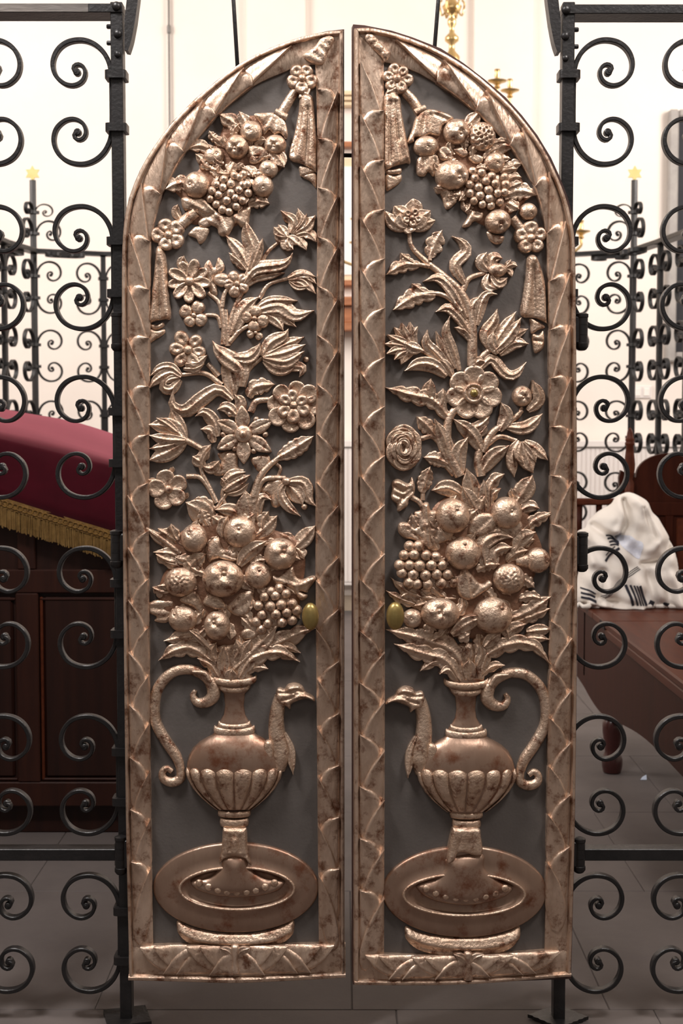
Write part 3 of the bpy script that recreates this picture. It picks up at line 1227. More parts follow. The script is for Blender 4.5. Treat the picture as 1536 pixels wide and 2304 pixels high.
# ------------------------------------------------------------------ the two carved door leaves
FRAME_PROF = [(0, -1), (0, 17), (.015, 21), (.04, 22.5), (.11, 22.5), (.14, 19), (.17, 12), (.3, 11), (.6, 13), (.9, 12), (1.0, 9), (1.0, -1)]


def along(py, Oc, Ic, length):
    """distance along a band at which its middle passes the pixel row py"""
    mid = (Oc[:, 1] + Ic[:, 1]) / 2
    i = int(np.argmin(np.abs(mid - py)))
    return length * i / (len(Oc) - 1)


def door_leaf(name, label, side):
    if side < 0:
        O = at(276, 2201, 0.0)
        phi = 0.0
        board = [(775, 2198), (774, 66), (737, 70), (676, 84), (608, 108), (541, 142), (487, 182), (439, 223), (388, 274), (348, 328),
                 (314, 385), (290, 446), (279, 497), (275, 560), (274, 700), (275, 1000), (277, 1300), (280, 1600), (284, 1900), (291, 2202), (527, 2208)]
        outer = [(292, 2200), (285, 1900), (281, 1600), (278, 1300), (276, 1000), (275, 700), (276, 560), (281, 497), (291, 446), (315, 385), (349, 328),
                 (389, 275), (440, 224), (488, 183), (542, 143), (609, 109), (677, 85), (737, 72), (772, 69)]
        inner = [(344, 2128), (340, 1900), (337, 1600), (335, 1300), (336, 1000), (338, 700), (339, 560), (346, 504), (361, 446), (382, 399), (416, 345),
                 (453, 301), (504, 245), (534, 219), (581, 186), (629, 165), (660, 152), (690, 146), (709, 144)]
        st_o = [(775, 2196), (774, 1600), (773, 1000), (772, 400), (771, 69)]
        st_i = [(717, 2128), (712, 1600), (709, 1200), (712, 700), (713, 300), (709, 144)]
        bt_o = [(290, 2203), (410, 2206), (527, 2209), (650, 2204), (777, 2197)]
        bt_i = [(290, 2130), (410, 2127), (527, 2130), (650, 2127), (777, 2124)]
        pan = [(330, 2150), (330, 540), (352, 480), (410, 340), (500, 235), (580, 178), (660, 140), (720, 135), (722, 2150)]
    else:
        O = at(1292, 2201, 0.0)
        phi = 0.116
        board = [(794, 2214), (794, 55), (819, 57), (880, 69), (927, 84), (991, 109), (1042, 142), (1090, 179), (1137, 219), (1174, 260), (1208, 304),
                 (1239, 355), (1259, 399), (1276, 443), (1286, 480), (1293, 541), (1295, 700), (1297, 1000), (1298, 1300), (1296, 1600), (1292, 1900), (1284, 2202), (1040, 2212)]
        outer = [(1282, 2192), (1290, 1900), (1294, 1600), (1296, 1300), (1295, 1000), (1293, 700), (1291, 560), (1286, 507), (1272, 450), (1252, 399), (1218, 331),
                 (1174, 270), (1124, 216), (1056, 158), (988, 116), (920, 87), (870, 72), (819, 62), (798, 65)]
        inner = [(1226, 2150), (1230, 1900), (1234, 1600), (1237, 1300), (1237, 1000), (1234, 700), (1233, 600), (1231, 548), (1225, 494), (1212, 446), (1191, 399),
                 (1168, 358), (1140, 321), (1110, 290), (1076, 257), (1042, 226), (1002, 199), (931, 158), (864, 138)]
        st_o = [(796, 2212), (796, 1600), (796, 1000), (796, 400), (797, 65)]
        st_i = [(864, 2150), (866, 1600), (866, 1200), (867, 700), (865, 300), (863, 138)]
        bt_o = [(796, 2213), (920, 2214), (1040, 2212), (1160, 2204), (1282, 2194)]
        bt_i = [(796, 2146), (920, 2151), (1040, 2152), (1160, 2146), (1282, 2136)]
        pan = [(856, 2170), (856, 130), (940, 150), (1010, 192), (1080, 250), (1145, 315), (1205, 400), (1240, 500), (1245, 600), (1244, 2170)]
    O.z = 0.0
    root = thing(name, label, 'gate', O, phi, 'pair of carved gilded gate leaves')
    pl = Plane(O, phi, root)
    z0 = 0
    # board: extruded outline
    B = np.array(board, float)
    n = len(B)
    V = np.vstack([np.column_stack([B, np.full(n, -26.0)]), np.column_stack([B, np.full(n, 1.0)])])
    fr = [tuple(range(n))[::-1], tuple(range(n, 2 * n))] + [(i, (i + 1) % n, n + (i + 1) % n, n + i) for i in range(n)]
    mesh_obj('board', pl.verts(V, 0), fr, EDGE, root, smooth=False)
    v0 = View(pl, 0, 0, PANEL)
    v0.K = 1.0
    v0.C('panel', np.array(pan, float), 0, 1, 2.5, g=60, sharp=True, mat=PANEL)
    _, Oc, Ic, ln = band(pl, 'frame_jamb', outer, inner, FRAME_PROF, GOLDF, 80)
    v1 = View(pl, 0, 0, GOLDF)
    per = 114.0
    tips = []
    ph = along(1184 if side < 0 else 1150, Oc, Ic, ln)
    k0 = int(ph / per)
    for k in range(-k0 + 1, 40):
        s0 = ph + k * per
        if 60 < s0 < ln - 75:
            tips.append((s0, 1))
        if 60 < s0 + per * 0.5 < ln - 75:
            tips.append((s0 + per * 0.5, -1))
    frame_leaves(pl, Oc, Ic, ln, tips, per, GOLDF)
    _, Oc, Ic, ln = band(pl, 'frame_stile', st_o, st_i, FRAME_PROF, GOLDF, 60)
    tips = []
    ph = along(1084 if side < 0 else 1035, Oc, Ic, ln)
    k0 = int(ph / per)
    for k in range(-k0 + 1, 40):
        s0 = ph + k * per
        if 60 < s0 < ln - 12:
            tips.append((s0, 1))
        if 60 < s0 + per * 0.5 < ln - 45:
            tips.append((s0 + per * 0.5, -1))
    frame_leaves(pl, Oc, Ic, ln, tips, per, GOLDF)
    prof2 = [(q, z + 1.5 if z > 0 else z) for q, z in FRAME_PROF]
    _, Oc, Ic, ln = band(pl, 'frame_bottom_rail', bt_o, bt_i, prof2, GOLDF, 40)
    # laurel from the middle towards both corners
    half = ln / 2
    for sgn in (1, -1):
        oc, ic = (Oc, Ic) if sgn > 0 else (Oc[::-1], Ic[::-1])
        tips = []
        for k in range(4):
            tips.append((half + 62 + k * 52, 1 if k % 2 else -1))
            tips.append((half + 84 + k * 52, -1 if k % 2 else 1))
        tips = [t for t in tips if t[0] < ln - 12]
        frame_leaves(pl, oc, ic, ln, tips, 92, GOLDF, n0=13, rise=12)
    mx = 528 if side < 0 else 1054
    my = 2165 if side < 0 else 2180
    v0.mat = GOLDF
    v0.C('ribbon_knot', [(mx - 9, my - 34), (mx + 9, my - 34), (mx + 6, my), (mx + 10, my + 26), (mx - 10, my + 26), (mx - 6, my)], 8, 7, 22, mat=GOLDF)
    for sg in (-1, 1):
        v0.L([mx, my - 6, mx + sg * 14, my - 24, mx + sg * 34, my - 33], 9, h=20, H=6, name='ribbon_loop', mat=GOLDF)
    return root, pl


# ================================================================== left leaf
LD, LP = door_leaf('carved_gate', 'left arched gilded gate leaf with six-petal star flower and urn handle on left', -1)
a = View(LP, 270, 40)
a.C('ribbon_tie', '1215 250 1290 190 1340 130 1400 115 1420 145 1385 215 1350 300 1290 300', 8, 10, 18, ribs=[('1310 180 1370 230', -5, 3), ('1340 150 1400 190', -4, 3), ('1260 220 1350 280', -4, 3)])
a.C('garland_bed', '700 690 800 650 1000 660 1080 720 1090 960 1000 1080 980 1200 860 1250 820 1350 700 1400 600 1350 480 1370 430 1230 350 1130 450 1080 540 980 530 890 640 830', 5, 14, 3, mat=BEDRED)
a.F(1208, 398, 100, 5, 'curl', 0.3, h=12, ball=26, wide=1.15)
a.L('1195 470 1230 500 1250 520', 52, 2, 10, 8, name='ribbon_end')
a.T('1165 480 1120 550 1072 635', 30, 34, 5, name='ribbon')
a.T('1030 620 1068 642 1108 660', 24, 24, 12, name='ribbon_band')
a.C('drape', '1200 515 1270 512 1292 640 1306 800 1306 1008 1288 1012 1210 968 1122 926 1160 760 1185 620', 8, 8, 9,
    ribs=[('1235 530 1215 760 1180 920', 6, 7), ('1265 540 1270 760 1262 990', 7, 6), ('1250 600 1235 960', -5, 5), ('1205 620 1150 900', -4, 5)], g=4)
a.C('drape_fold', '1190 985 1240 990 1300 1015 1270 1035 1205 1055 1192 1030', 6, 6, 6, g=3)
a.C('drape_tail', '1208 1050 1300 1030 1303 1125 1290 1120 1262 1085', 6, 6, 5, g=3)
# garland leaves
a.L('800 740 740 690 655 640', 58, 2, 7, 9)
a.L('850 730 820 680 790 622', 48, 2, 9, 9)
a.L('470 1110 390 1100 300 1140', 62, 3, 6, 9)
a.L('620 880 530 850 445 870', 46, 2, 6, 8)
a.L('690 850 660 820 615 805', 34, 0, 6, 8)
a.L('580 990 540 940 500 905', 34, 0, 6, 8)
a.C('leaf', '890 640 960 630 1030 632 1090 680 1112 760 1102 805 1066 765 1024 772 990 742 956 772 932 700', 7, 8, 14,
    ribs=[('1060 650 1080 780', -4, 4), ('1040 650 1010 760', -4, 4), ('1000 650 950 740', -4, 4)])
a.C('leaf', '850 850 930 850 985 890 960 930 905 965 862 960 850 900', 6, 7, 14, ribs=[('880 860 910 950', -3, 4)])
a.L('1000 880 1060 940 1090 995', 56, 0, 8, 9, tilt=3)
a.L('760 960 740 1000 720 1040', 50, 2, 9, 8)
a.L('840 990 880 1030 900 1060', 42, 0, 8, 8)
a.L('800 1010 800 990 820 970', 30, 0, 12, 8)
a.L('600 1000 640 1010 660 980', 50, 2, 8, 8)
a.C('vine_leaf', '420 1190 560 1200 620 1260 700 1310 770 1290 862 1250 858 1320 848 1372 805 1390 768 1362 745 1402 705 1452 655 1440 640 1395 582 1365 545 1322 490 1292 425 1275 405 1225', 9, 9, 9,
    ribs=[('560 1220 660 1330 700 1420', 4, 5), ('600 1260 800 1350', 3, 5), ('450 1220 560 1280', 3, 5), ('640 1290 560 1330', -4, 4), ('720 1310 780 1370', -4, 4), ('480 1260 600 1330', -4, 4)], g=4)
a.C('leaf', '505 1385 592 1400 562 1480 526 1502 502 1465 452 1442 470 1410', 6, 8, 6, ribs=[('540 1400 520 1490', 3, 4)])
a.L('850 1240 920 1220 995 1235', 48, 3, 6, 8)
a.L('400 1340 370 1290 385 1240', 32, 0, 4, 8)
a.T('500 1290 450 1330 405 1372', 40, 40, 5, name='ribbon')
a.C('leaf', '520 1350 570 1320 605 1350 600 1380 560 1395 525 1380', 7, 7, 7)
a.O(870, 752, 74, 72, 'apple', 14, 858, 750)
a.O(775, 852, 78, 80, 'quince', 15, 760, 865)
a.O(622, 915, 68, 60, 'apple', 10, 640, 900, zs=.5)
a.O(505, 1107, 88, 90, 'apple', 13, 465, 1105)
a.O(945, 1115, 72, 74, 'apple', 13, 950, 1130)
a.O(985, 1002, 64, 60, 'apple', 12, 980, 1015)
a.O(1030, 838, 74, 66, 'quince', 12, 1020, 850)
a.O(550, 985, 27, 26, 'apple', 8)
a.G('690 1075 640 1110 737 1105 795 1062 612 1150 685 1128 735 1165 790 1145 845 1108 655 1178 710 1215 765 1197 812 1215 852 1165 600 1205 640 1240 680 1275 725 1290 772 1255 815 1112 760 1050 820 1040', 29, 14)
a.F(318, 1440, 112, 5, 'curl', 0.6, h=10, ball=28, wide=1.15)

b = View(LP, 270, 460)
b.C('drape', '238 290 272 284 302 350 318 560 335 748 290 762 218 778 190 784 200 640 222 470', 8, 8, 9,
    ribs=[('265 300 285 520 310 740', 6, 6), ('245 320 240 560 210 770', 6, 6), ('255 400 262 760', -5, 6)], g=4)
b.C('drape_fold', '195 792 240 800 285 782 292 810 240 835 205 822', 6, 6, 5, g=3)
b.C('drape_tail', '192 830 240 838 292 830 290 862 205 918 190 942', 6, 6, 5, g=3)
# top plume
b.L('850 440 882 300 848 200 832 95', 55, 0, 7, 9, tilt=3)
b.L('845 410 800 320 760 270 700 205', 44, 0, 6, 9, tilt=-3)
b.L('835 430 790 380 722 322', 40, 2, 6, 8)
b.L('862 440 908 340 948 225', 34, 0, 7, 9)
b.L('825 520 900 425 1060 402 1120 370 1148 320', 46, 0, 8, 10, tilt=3)
b.L('835 540 900 485 990 465 1095 455', 36, 0, 5, 8)
b.T('935 395 985 310 1062 245', 14, 11, 3)
# iris, top right
for sp in ('1110 215 1060 190 1020 150', '1110 215 1060 215 1025 195', '1110 220 1070 160 1050 135', '1110 230 1120 270 1150 300', '1115 225 1100 270 1120 295', '1115 215 1150 240 1172 270'):
    b.L(sp, 38, 0, 9, 9, lift=2, name='petal')
for sp, w in (('1130 190 1150 120 1065 40', 42), ('1150 180 1200 110 1180 25', 38), ('1160 190 1240 140 1300 70', 46), ('1170 200 1250 190 1305 250', 44), ('1160 205 1200 240 1240 305', 36), ('1150 195 1220 110 1240 60', 30)):
    b.L(sp, w, 2, 8, 8, name='petal', tilt=3)
# daisy
b.C('leaf', '555 420 590 368 626 420 652 352 692 400 682 445 625 480 645 560 640 605 600 585 570 500', 6, 7, 5, ribs=[('640 400 600 560', -3, 4)])
b.L('450 430 410 390 425 340', 36, 0, 5, 8)
b.F(460, 508, 145, 9, 'cup', 0.15, h=9, ball=32, wide=1.05)
# small blossoms
b.petal(*(b.px([672, 500])[0]), 0.2, 19, 16, 8, 'dome', LD)
b.F(775, 525, 92, 5, 'dome', 0.6, h=8, ball=20)
b.T('690 930 690 800 660 660 585 585', 24, 12, 4)
b.T('715 930 740 760 800 600 870 490', 24, 14, 4)
b.T('672 820 640 742 530 735', 15, 12, 3)
b.T('675 680 700 580 775 510', 17, 12, 6)
b.T('715 940 710 820 700 700', 20, 14, 6)
b.F(488, 735, 92, 4, 'dome', 0.5, h=6, ball=16, jit=.12)
b.F(450, 965, 132, 6, 'curl', 0.1, h=8, ball=32, jit=.1)
b.L('430 1060 520 1050 580 1000', 34, 2, 9, 8, name='petal')
b.L('420 1090 500 1090 560 1060', 30, 2, 7, 8, name='petal')
# bud, right
b.T('925 625 990 530 1125 488', 15, 12, 4)
for sp, w in (('1115 490 1200 460 1300 480', 32), ('1120 500 1210 500 1270 560 1300 595', 34), ('1125 510 1180 545 1260 545', 26), ('1150 480 1240 470 1305 530', 26)):
    b.L(sp, w, 0, 6, 9, name='petal', tilt=3)
# lobed leaf, right of the trunk
b.L('735 870 790 740 850 660 925 615', 58, 0, 6, 9, tilt=4)
b.L('900 690 1000 640 1180 640', 34, 0, 6, 8)
b.L('890 710 1060 670 1160 735 1290 705', 55, 0, 8, 9, tilt=4)
b.L('940 710 1040 770 1085 840', 42, 0, 5, 8)
b.L('980 715 1090 750 1170 815', 42, 0, 6, 8)
b.F(892, 758, 96, 4, 'dome', 0.2, h=11, ball=18, jit=.12)
b.F(900, 850, 58, 3, 'dome', 0.8, h=8, ball=12)
b.T('728 915 800 835 880 795 965 780', 17, 12, 9)
# middle calyx
b.L('745 970 730 1090 760 1300', 62, 0, 4, 10, lift=2)
b.L('800 1210 800 1090 700 1010 645 960 612 905', 62, 0, 9, 11, tilt=-4)
b.L('755 1010 850 1015 905 970 930 920', 46, 0, 8, 10, tilt=4)
b.L('780 1040 830 1080 860 1010', 40, 0, 4, 8)
b.T('815 1210 850 1100 945 1015', 22, 14, 5)
b.T('655 1140 610 1090 580 1060', 18, 16, 5)
# tulip, right
for sp, w, h in (('945 1010 1000 920 1090 870 1120 825', 50, 7), ('948 1012 1080 940 1225 880', 44, 6), ('948 1015 1100 985 1232 930', 46, 10), ('950 1020 1100 1045 1225 975', 46, 12), ('955 1035 1060 1090 1180 1060', 50, 9), ('1060 1080 1160 1075 1215 1090 1190 1148', 36, 8)):
    b.L(sp, w, 0, h, 10, name='petal', tilt=2, lift=3)
b.ball(1235, 1030, 20, 8, 'bead')
# bud, left
b.T('675 1200 560 1122 405 1132', 20, 14, 5)
for sp, w in (('400 1130 340 1085 270 1090 200 1140', 36), ('402 1150 330 1120 240 1170 195 1222', 40), ('400 1165 340 1230 285 1215 300 1150', 36), ('395 1150 330 1165 300 1195', 26)):
    b.L(sp, w, 0, 7, 10, name='petal', tilt=3)
b.L('745 1300 650 1230 545 1290 430 1375 345 1330 355 1225', 52, 0, 7, 10, tilt=4)
b.L('850 1280 900 1215 1030 1195', 60, 4, 5, 9)
b.T('868 1380 905 1310 1010 1295', 24, 18, 8)
b.F(1152, 1335, 172, 8, 'curl', 0.1, h=9, ball=34, rings=2, jit=.12, wide=1.1)

c = View(LP, 270, 820)
# tulip, left
for sp, w, h in (('432 500 380 400 335 290', 52, 6), ('430 505 340 420 185 400', 60, 9), ('430 505 300 500 190 470', 42, 13), ('432 510 330 580 185 640', 58, 8), ('380 450 300 390 240 355', 32, 12), ('420 510 300 545 190 560', 36, 10)):
    c.L(sp, w, 0, h, 9, name='petal', tilt=2, lift=3)
c.T('420 495 540 560', 22, 18, 8)
c.L('645 480 625 390 560 320 500 345', 46, 0, 6, 9, tilt=3)
c.L('620 520 600 440 535 430', 40, 2, 5, 8)
c.L('775 340 710 285 645 300', 42, 0, 7, 9)
c.L('790 330 800 250 760 200', 40, 0, 4, 8)
# star flower
f = c.dome_part('flower', 816, 462, 58, 16, sz=.35)
c.ball(816, 462, 27, 22, 'flower_heart', f)
ctr = c.px([816, 462])[0]
for tx, ty in ((808, 275), (1012, 372), (1002, 580), (822, 658), (645, 562), (645, 375)):
    e = c.px([tx, ty])[0]
    d = e - ctr
    c.petal(*(ctr + d * .60), math.atan2(d[1], d[0]), np.linalg.norm(d) * .42, 17, 12, 'star', f)
for bx, by in ((905, 365), (965, 465), (888, 575), (762, 560), (685, 465), (730, 330)):
    c.ball(bx, by, 20, 8, 'bead', f)
c.L('545 690 540 620 605 530', 46, 2, 6, 8)
c.L('560 640 520 640 480 610', 44, 0, 5, 8)
c.L('555 680 610 690 660 640', 40, 0, 6, 8)
c.L('540 690 560 620 600 560', 14, 0, 10, 7)
c.T('538 555 540 700 640 910', 17, 14, 4)
c.C('leaf', '650 592 770 582 782 680 822 702 782 725 640 742 620 700 672 650', 6, 8, 4, ribs=[('720 600 690 720', 3, 4), ('690 600 660 700', -3, 4)])
c.C('leaf', '870 622 980 602 992 660 932 712 900 692', 6, 7, 4, ribs=[('930 620 920 700', -3, 4)])
for sp, w, h in (('690 840 760 790 865 735', 40, 9), ('680 790 750 735 832 715', 42, 7), ('715 860 790 840 855 790', 32, 6), ('700 820 690 780 670 755', 30, 6)):
    c.L(sp, w, 0, h, 9, name='petal', tilt=2)
c.T('700 940 680 870 690 820', 16, 14, 3)
c.F(320, 830, 132, 5, 'cup', -0.55, h=9, ball=28, wide=1.1)
for sp in ('330 720 350 690 350 680', '240 770 200 770 185 760', '420 890 440 870 450 850', '290 930 285 950 280 962'):
    c.L(sp, 18, 0, 3, 7)
c.T('440 745 530 752 600 840 640 920', 17, 16, 4)
c.L('1050 620 1160 560 1288 475', 62, 6, 6, 9, cut=.2)
c.T('885 880 940 730 1070 610 1200 540', 28, 12, 7)
# bell flower, right
c.C('leaf', '935 840 1000 770 1095 762 1085 860 1062 942 1012 945 985 872', 6, 8, 4, ribs=[('1050 780 1030 930', 3, 5), ('1000 790 1010 920', -3, 5)])
c.T('890 920 950 770 1100 755', 22, 16, 7)
for sp, w, h in (('1105 780 1065 850 1110 940 1200 1010', 36, 11), ('1110 780 1220 790 1250 890 1305 945', 46, 9), ('1115 800 1180 870 1215 935', 62, 6)):
    c.L(sp, w, 0, h, 9, name='petal', tilt=-3)
c.ball(1105, 778, 30, 13, 'bead')
c.ball(1225, 945, 22, 9, 'bead')
c.L('905 1030 915 930 950 880 1005 900', 38, 0, 6, 9, tilt=3)
c.T('1040 660 1065 690 1050 740', 14, 10, 3)
# leaves over the fruit
c.L('610 1080 530 980 435 915', 80, 0, 6, 9, tilt=4)
c.L('620 1010 560 930 470 905', 54, 5, 4, 8, cut=.25)
c.L('890 1090 850 960 832 838', 82, 0, 7, 10, tilt=-4)
c.L('840 1030 740 970 632 965', 48, 0, 8, 9)
c.L('700 1090 640 1030 610 1010', 50, 2, 8, 8)
c.L('880 1150 960 1090 1045 1005', 58, 0, 8, 9, tilt=3)
c.T('640 960 700 870 740 850', 16, 12, 4)

d = View(LP, 270, 1100)
d.C('bouquet_bed', '400 290 560 200 700 150 880 170 980 260 1180 330 1230 480 1200 700 1160 860 980 960 880 1030 600 1040 380 920 300 860 250 720 290 560 380 480 320 420', 9, 20, 5, mat=BEDRED)
d.L('430 470 290 350 165 255', 44, 2, 6, 9)
d.T('400 430 280 335 172 262', 16, 12, 13, name='vein')
d.L('420 380 320 310 250 262', 54, 3, 6, 9)
d.L('400 340 350 290 330 255', 34, 0, 5, 8)
d.L('450 480 340 430 220 420', 44, 2, 7, 9)
d.L('440 530 350 500 285 475', 46, 2, 7, 9)
d.L('1150 400 1220 330 1296 245', 56, 0, 7, 9, tilt=4)
d.L('1150 380 1200 420 1222 468', 46, 2, 6, 9)
d.L('1160 360 1110 320 1060 295', 36, 2, 5, 8)
d.O(490, 332, 88, 96, 'apple', 17, 458, 297)
d.O(795, 292, 110, 106, 'apple', 17, 790, 262, zs=.62)
d.O(1062, 436, 110, 108, 'quince', 16, 1090, 410)
d.O(680, 602, 140, 124, 'quince', 20, 690, 560)
d.O(916, 577, 90, 92, 'apple', 17, 925, 540)
d.O(398, 622, 108, 100, 'bumpy', 14)
d.O(415, 868, 98, 88, 'apple', 14, 362, 832)
d.O(642, 912, 88, 98, 'quince', 18, 622, 885)
d.C('leaf', '565 402 630 318 662 340 684 400 772 412 765 470 702 452 622 472 588 485', 7, 8, 18, ribs=[('600 450 650 350', 3, 4), ('700 440 750 420', -3, 4)])
d.L('790 510 850 425 975 345', 54, 0, 18, 9, tilt=-4)
d.L('440 580 490 490 575 430', 64, 5, 14, 9, cut=.25)
d.C('vine_leaf', '1005 580 1060 572 1112 530 1152 518 1164 572 1202 602 1282 578 1302 602 1252 670 1242 692 1192 682 1246 712 1202 744 1150 690 1080 645 1030 640', 8, 8, 12,
    ribs=[('1030 600 1180 640 1280 600', 4, 4), ('1120 620 1140 540', 3, 4), ('1150 640 1220 720', 3, 4)], g=3.5)
d.C('leaf', '395 742 482 680 512 692 552 792 542 852 492 792', 7, 8, 16, ribs=[('430 740 510 720 540 820', -4, 5)])
d.C('leaf', '548 762 602 688 682 742 704 802 642 806 600 790', 7, 8, 17, ribs=[('600 700 640 800', 3, 5)])
d.C('leaf', '708 792 762 732 802 690 882 676 884 762 832 842 762 842', 7, 8, 17, ribs=[('740 800 860 700', 3, 4), ('800 790 850 740', -3, 4)])
d.C('leaf', '362 740 250 738 188 762 190 822 240 852 228 880 302 892 342 850', 7, 8, 8, ribs=[('340 800 210 790', -4, 5), ('330 840 240 870', -3, 4)])
d.C('leaf', '780 470 720 480 640 450 660 420', 5, 7, 20)
d.G('960 716 1030 710 1102 696 1000 680 1060 660 920 776 1000 782 1070 770 1142 765 945 836 1036 832 1106 820 1172 806 980 892 1076 886 1142 872 908 882 940 932', 36, 16)
d.C('leaf', '800 960 830 930 880 930 912 970 880 1000 820 1000', 8, 8, 14)
d.L('860 1000 880 940 800 850', 46, 3, 12, 8)
# acanthus above the rim
d.C('stalk_bundle', '600 1272 580 1150 620 1060 760 1030 900 1060 860 1200 880 1268 750 1290', 8, 12, 6, ribs=[('680 1060 690 1270', 4, 6), ('640 1080 640 1260', -4, 4), ('730 1060 740 1270', -4, 4), ('820 1080 800 1260', 4, 6)])
d.L('620 1080 480 985 290 1010', 66, 4, 7, 10)
d.L('620 1150 480 1060 360 1075 255 1140', 62, 4, 9, 10)
d.L('655 1250 600 1170 512 1125', 40, 2, 8, 9)
d.L('600 1070 520 990 450 930', 24, 0, 14, 9)
d.L('760 1200 900 1060 1050 905', 66, 0, 10, 10, tilt=4)
d.L('860 1090 1060 1020 1180 960 1300 925', 74, 3, 7, 10, tilt=-3)
d.L('960 1050 1100 1050 1200 1090', 44, 2, 7, 9)
d.L('790 1260 880 1130 1050 1085 1195 1150', 62, 5, 12, 11)
d.L('850 1220 910 1185 985 1195', 36, 2, 8, 9)
d.L('690 1260 685 1150 690 1050', 44, 0, 10, 9)
d.L('740 1290 735 1240 745 1195', 46, 0, 13, 9)
d.L('630 1150 610 1080 640 1020', 42, 2, 11, 9)
d.L('760 1130 790 1070 770 1000', 44, 2, 12, 9)
d.L('800 1140 830 1060 870 1000', 36, 0, 12, 9)


def ewer(v, cx, mir, dy, body_r, knob_xy, gad_y, lower):
    """the jug with its gadroons, handle, bird spout and foot; mir mirrors left and right about cx"""
    X = lambda x: cx + mir * (x - 757)
    mp = lambda st: ' '.join('%g %g' % (X(p[0]), p[1] + dy) for p in parse(st))
    prof = [(362, 118), (395, 125), (428, 112), (455, 98), (480, 72), (560, 63), (620, 72), (655, 92), (690, 118), (735, 128), (755, 150), (772, 185), (800, 232), (840, 275), (890, 303), (940, 316),
            (985, 320), (1040, 307), (1100, 274), (1160, 222), (1215, 160), (1250, 112)]
    prof = [(y + dy, r * (body_r / 320.0 if y > 740 else 1)) for y, r in prof]
    e = v.lathe('ewer', prof, cx, 3, 0.36, mat=BURN)
    lathe_ring(v, 'rim', 352 + dy, 398 + dy, 142, cx, e, bow=28, zs=.30)
    lathe_ring(v, 'rim_moulding', 405 + dy, 445 + dy, 96, cx, e, bow=26, zs=.34)
    lathe_ring(v, 'neck_ring', 690 + dy, 745 + dy, 130, cx, e, bow=18, zs=.30)
    lathe_ring(v, 'neck_ring', 660 + dy, 700 + dy, 100, cx, e, bow=18, zs=.34)
    # gadroons
    P = np.array(prof)
    n = 8
    edges = np.linspace(0.03, math.pi - 0.03, n + 1)
    top, bot = gad_y
    for k in range(n):
        a0, a1 = edges[k], edges[k + 1]
        uu = np.linspace(0, 1, 9)
        vv = np.linspace(0, 1, 14)
        Xg = np.zeros((14, 9))
        Yg = Xg.copy()
        Zg = Xg.copy()
        for j, u in enumerate(uu):
            a = a0 + (a1 - a0) * (0.03 + .94 * u)
            t0 = top + 22 * (2 * u - 1) ** 2
            for i, w in enumerate(vv):
                y = t0 + (bot - t0) * w
                r = np.interp(y, P[:, 0], P[:, 1])
                bul = (12 * math.sqrt(max(0, 1 - (2 * u - 1) ** 2))) * min(1, w * 8 + .25) * (1 - .55 * w)
                rr = (r + 2 + bul * .35) * v.K
                Xg[i, j] = cx * v.K + v.ox - rr * math.cos(a)
                Yg[i, j] = (y + 10 * math.sin(a)) * v.K + v.oy
                Zg[i, j] = 3 + .36 * rr * math.sin(a) + bul * .8
        v.grid('gadroon', Xg, Yg, Zg, e, GOLD)
    # foot
    l0 = lower
    lathe_ring(v, 'foot_ring', l0, l0 + 42, 102, cx, e, bow=6, zs=.34)
    lathe_ring(v, 'foot_neck', l0 + 50, l0 + 108, 88, cx, e, bow=8, zs=.34)
    # handle
    v.T(mp('500 455 482 490 510 535 570 535 618 490 610 420 560 360 460 318 350 335 260 425 226 545 236 670 300 790 368 890 395 960 400 1010'), 0, name='handle', h=6, parent=e,
        rs=[12, 22, 30, 38, 46, 44, 36, 34, 36, 37, 37, 37, 37, 36, 30, 26], zs=.9)
    v.T(mp('398 980 400 1040 345 1066 290 1045 280 1000 310 975 345 995'), 0, name='handle_scroll', h=6, parent=e, rs=[26, 32, 34, 30, 24, 22, 18], zs=.9)
    v.T(mp('480 330 560 340 600 400'), 0, name='handle_leaf', h=22, parent=e, rs=[8, 14, 10])
    # bird spout
    v.T(mp('1045 985 1062 900 1058 830 1040 740 1038 640 1050 560 1070 500'), 0, name='spout_neck', h=7, parent=e, rs=[50, 66, 62, 56, 50, 46, 44], zs=.8)
    v.C('bird_head', mp('1040 452 1062 440 1090 450 1112 420 1160 408 1208 428 1232 468 1282 498 1293 530 1268 520 1235 512 1180 528 1138 548 1128 582 1100 562 1050 545 1034 500'), 12, 12, 12, parent=e, g=2.6,
        ribs=[(mp('1050 470 1110 470 1170 450 1220 470'), -5, 3), (mp('1150 505 1210 490 1280 515'), 4, 3), (mp('1080 520 1150 500'), -4, 3), (mp('1120 440 1180 430'), 5, 5)])
    v.ball(X(1152), 482 + dy, 13, 22, 'bird_eye', e)
    v.L(mp('1090 740 1130 850 1140 930 1150 1015'), 30, 0, 9, 8, name='spout_feather', parent=e)
    v.C('spout_collar', mp('960 800 1000 790 1020 840 1010 920 970 900 945 850'), 8, 10, 18, parent=e)
    return e


E = View(LP, 270, 1400)
EW = ewer(E, 757, 1, 0, 320, None, (965, 1248), 1252)


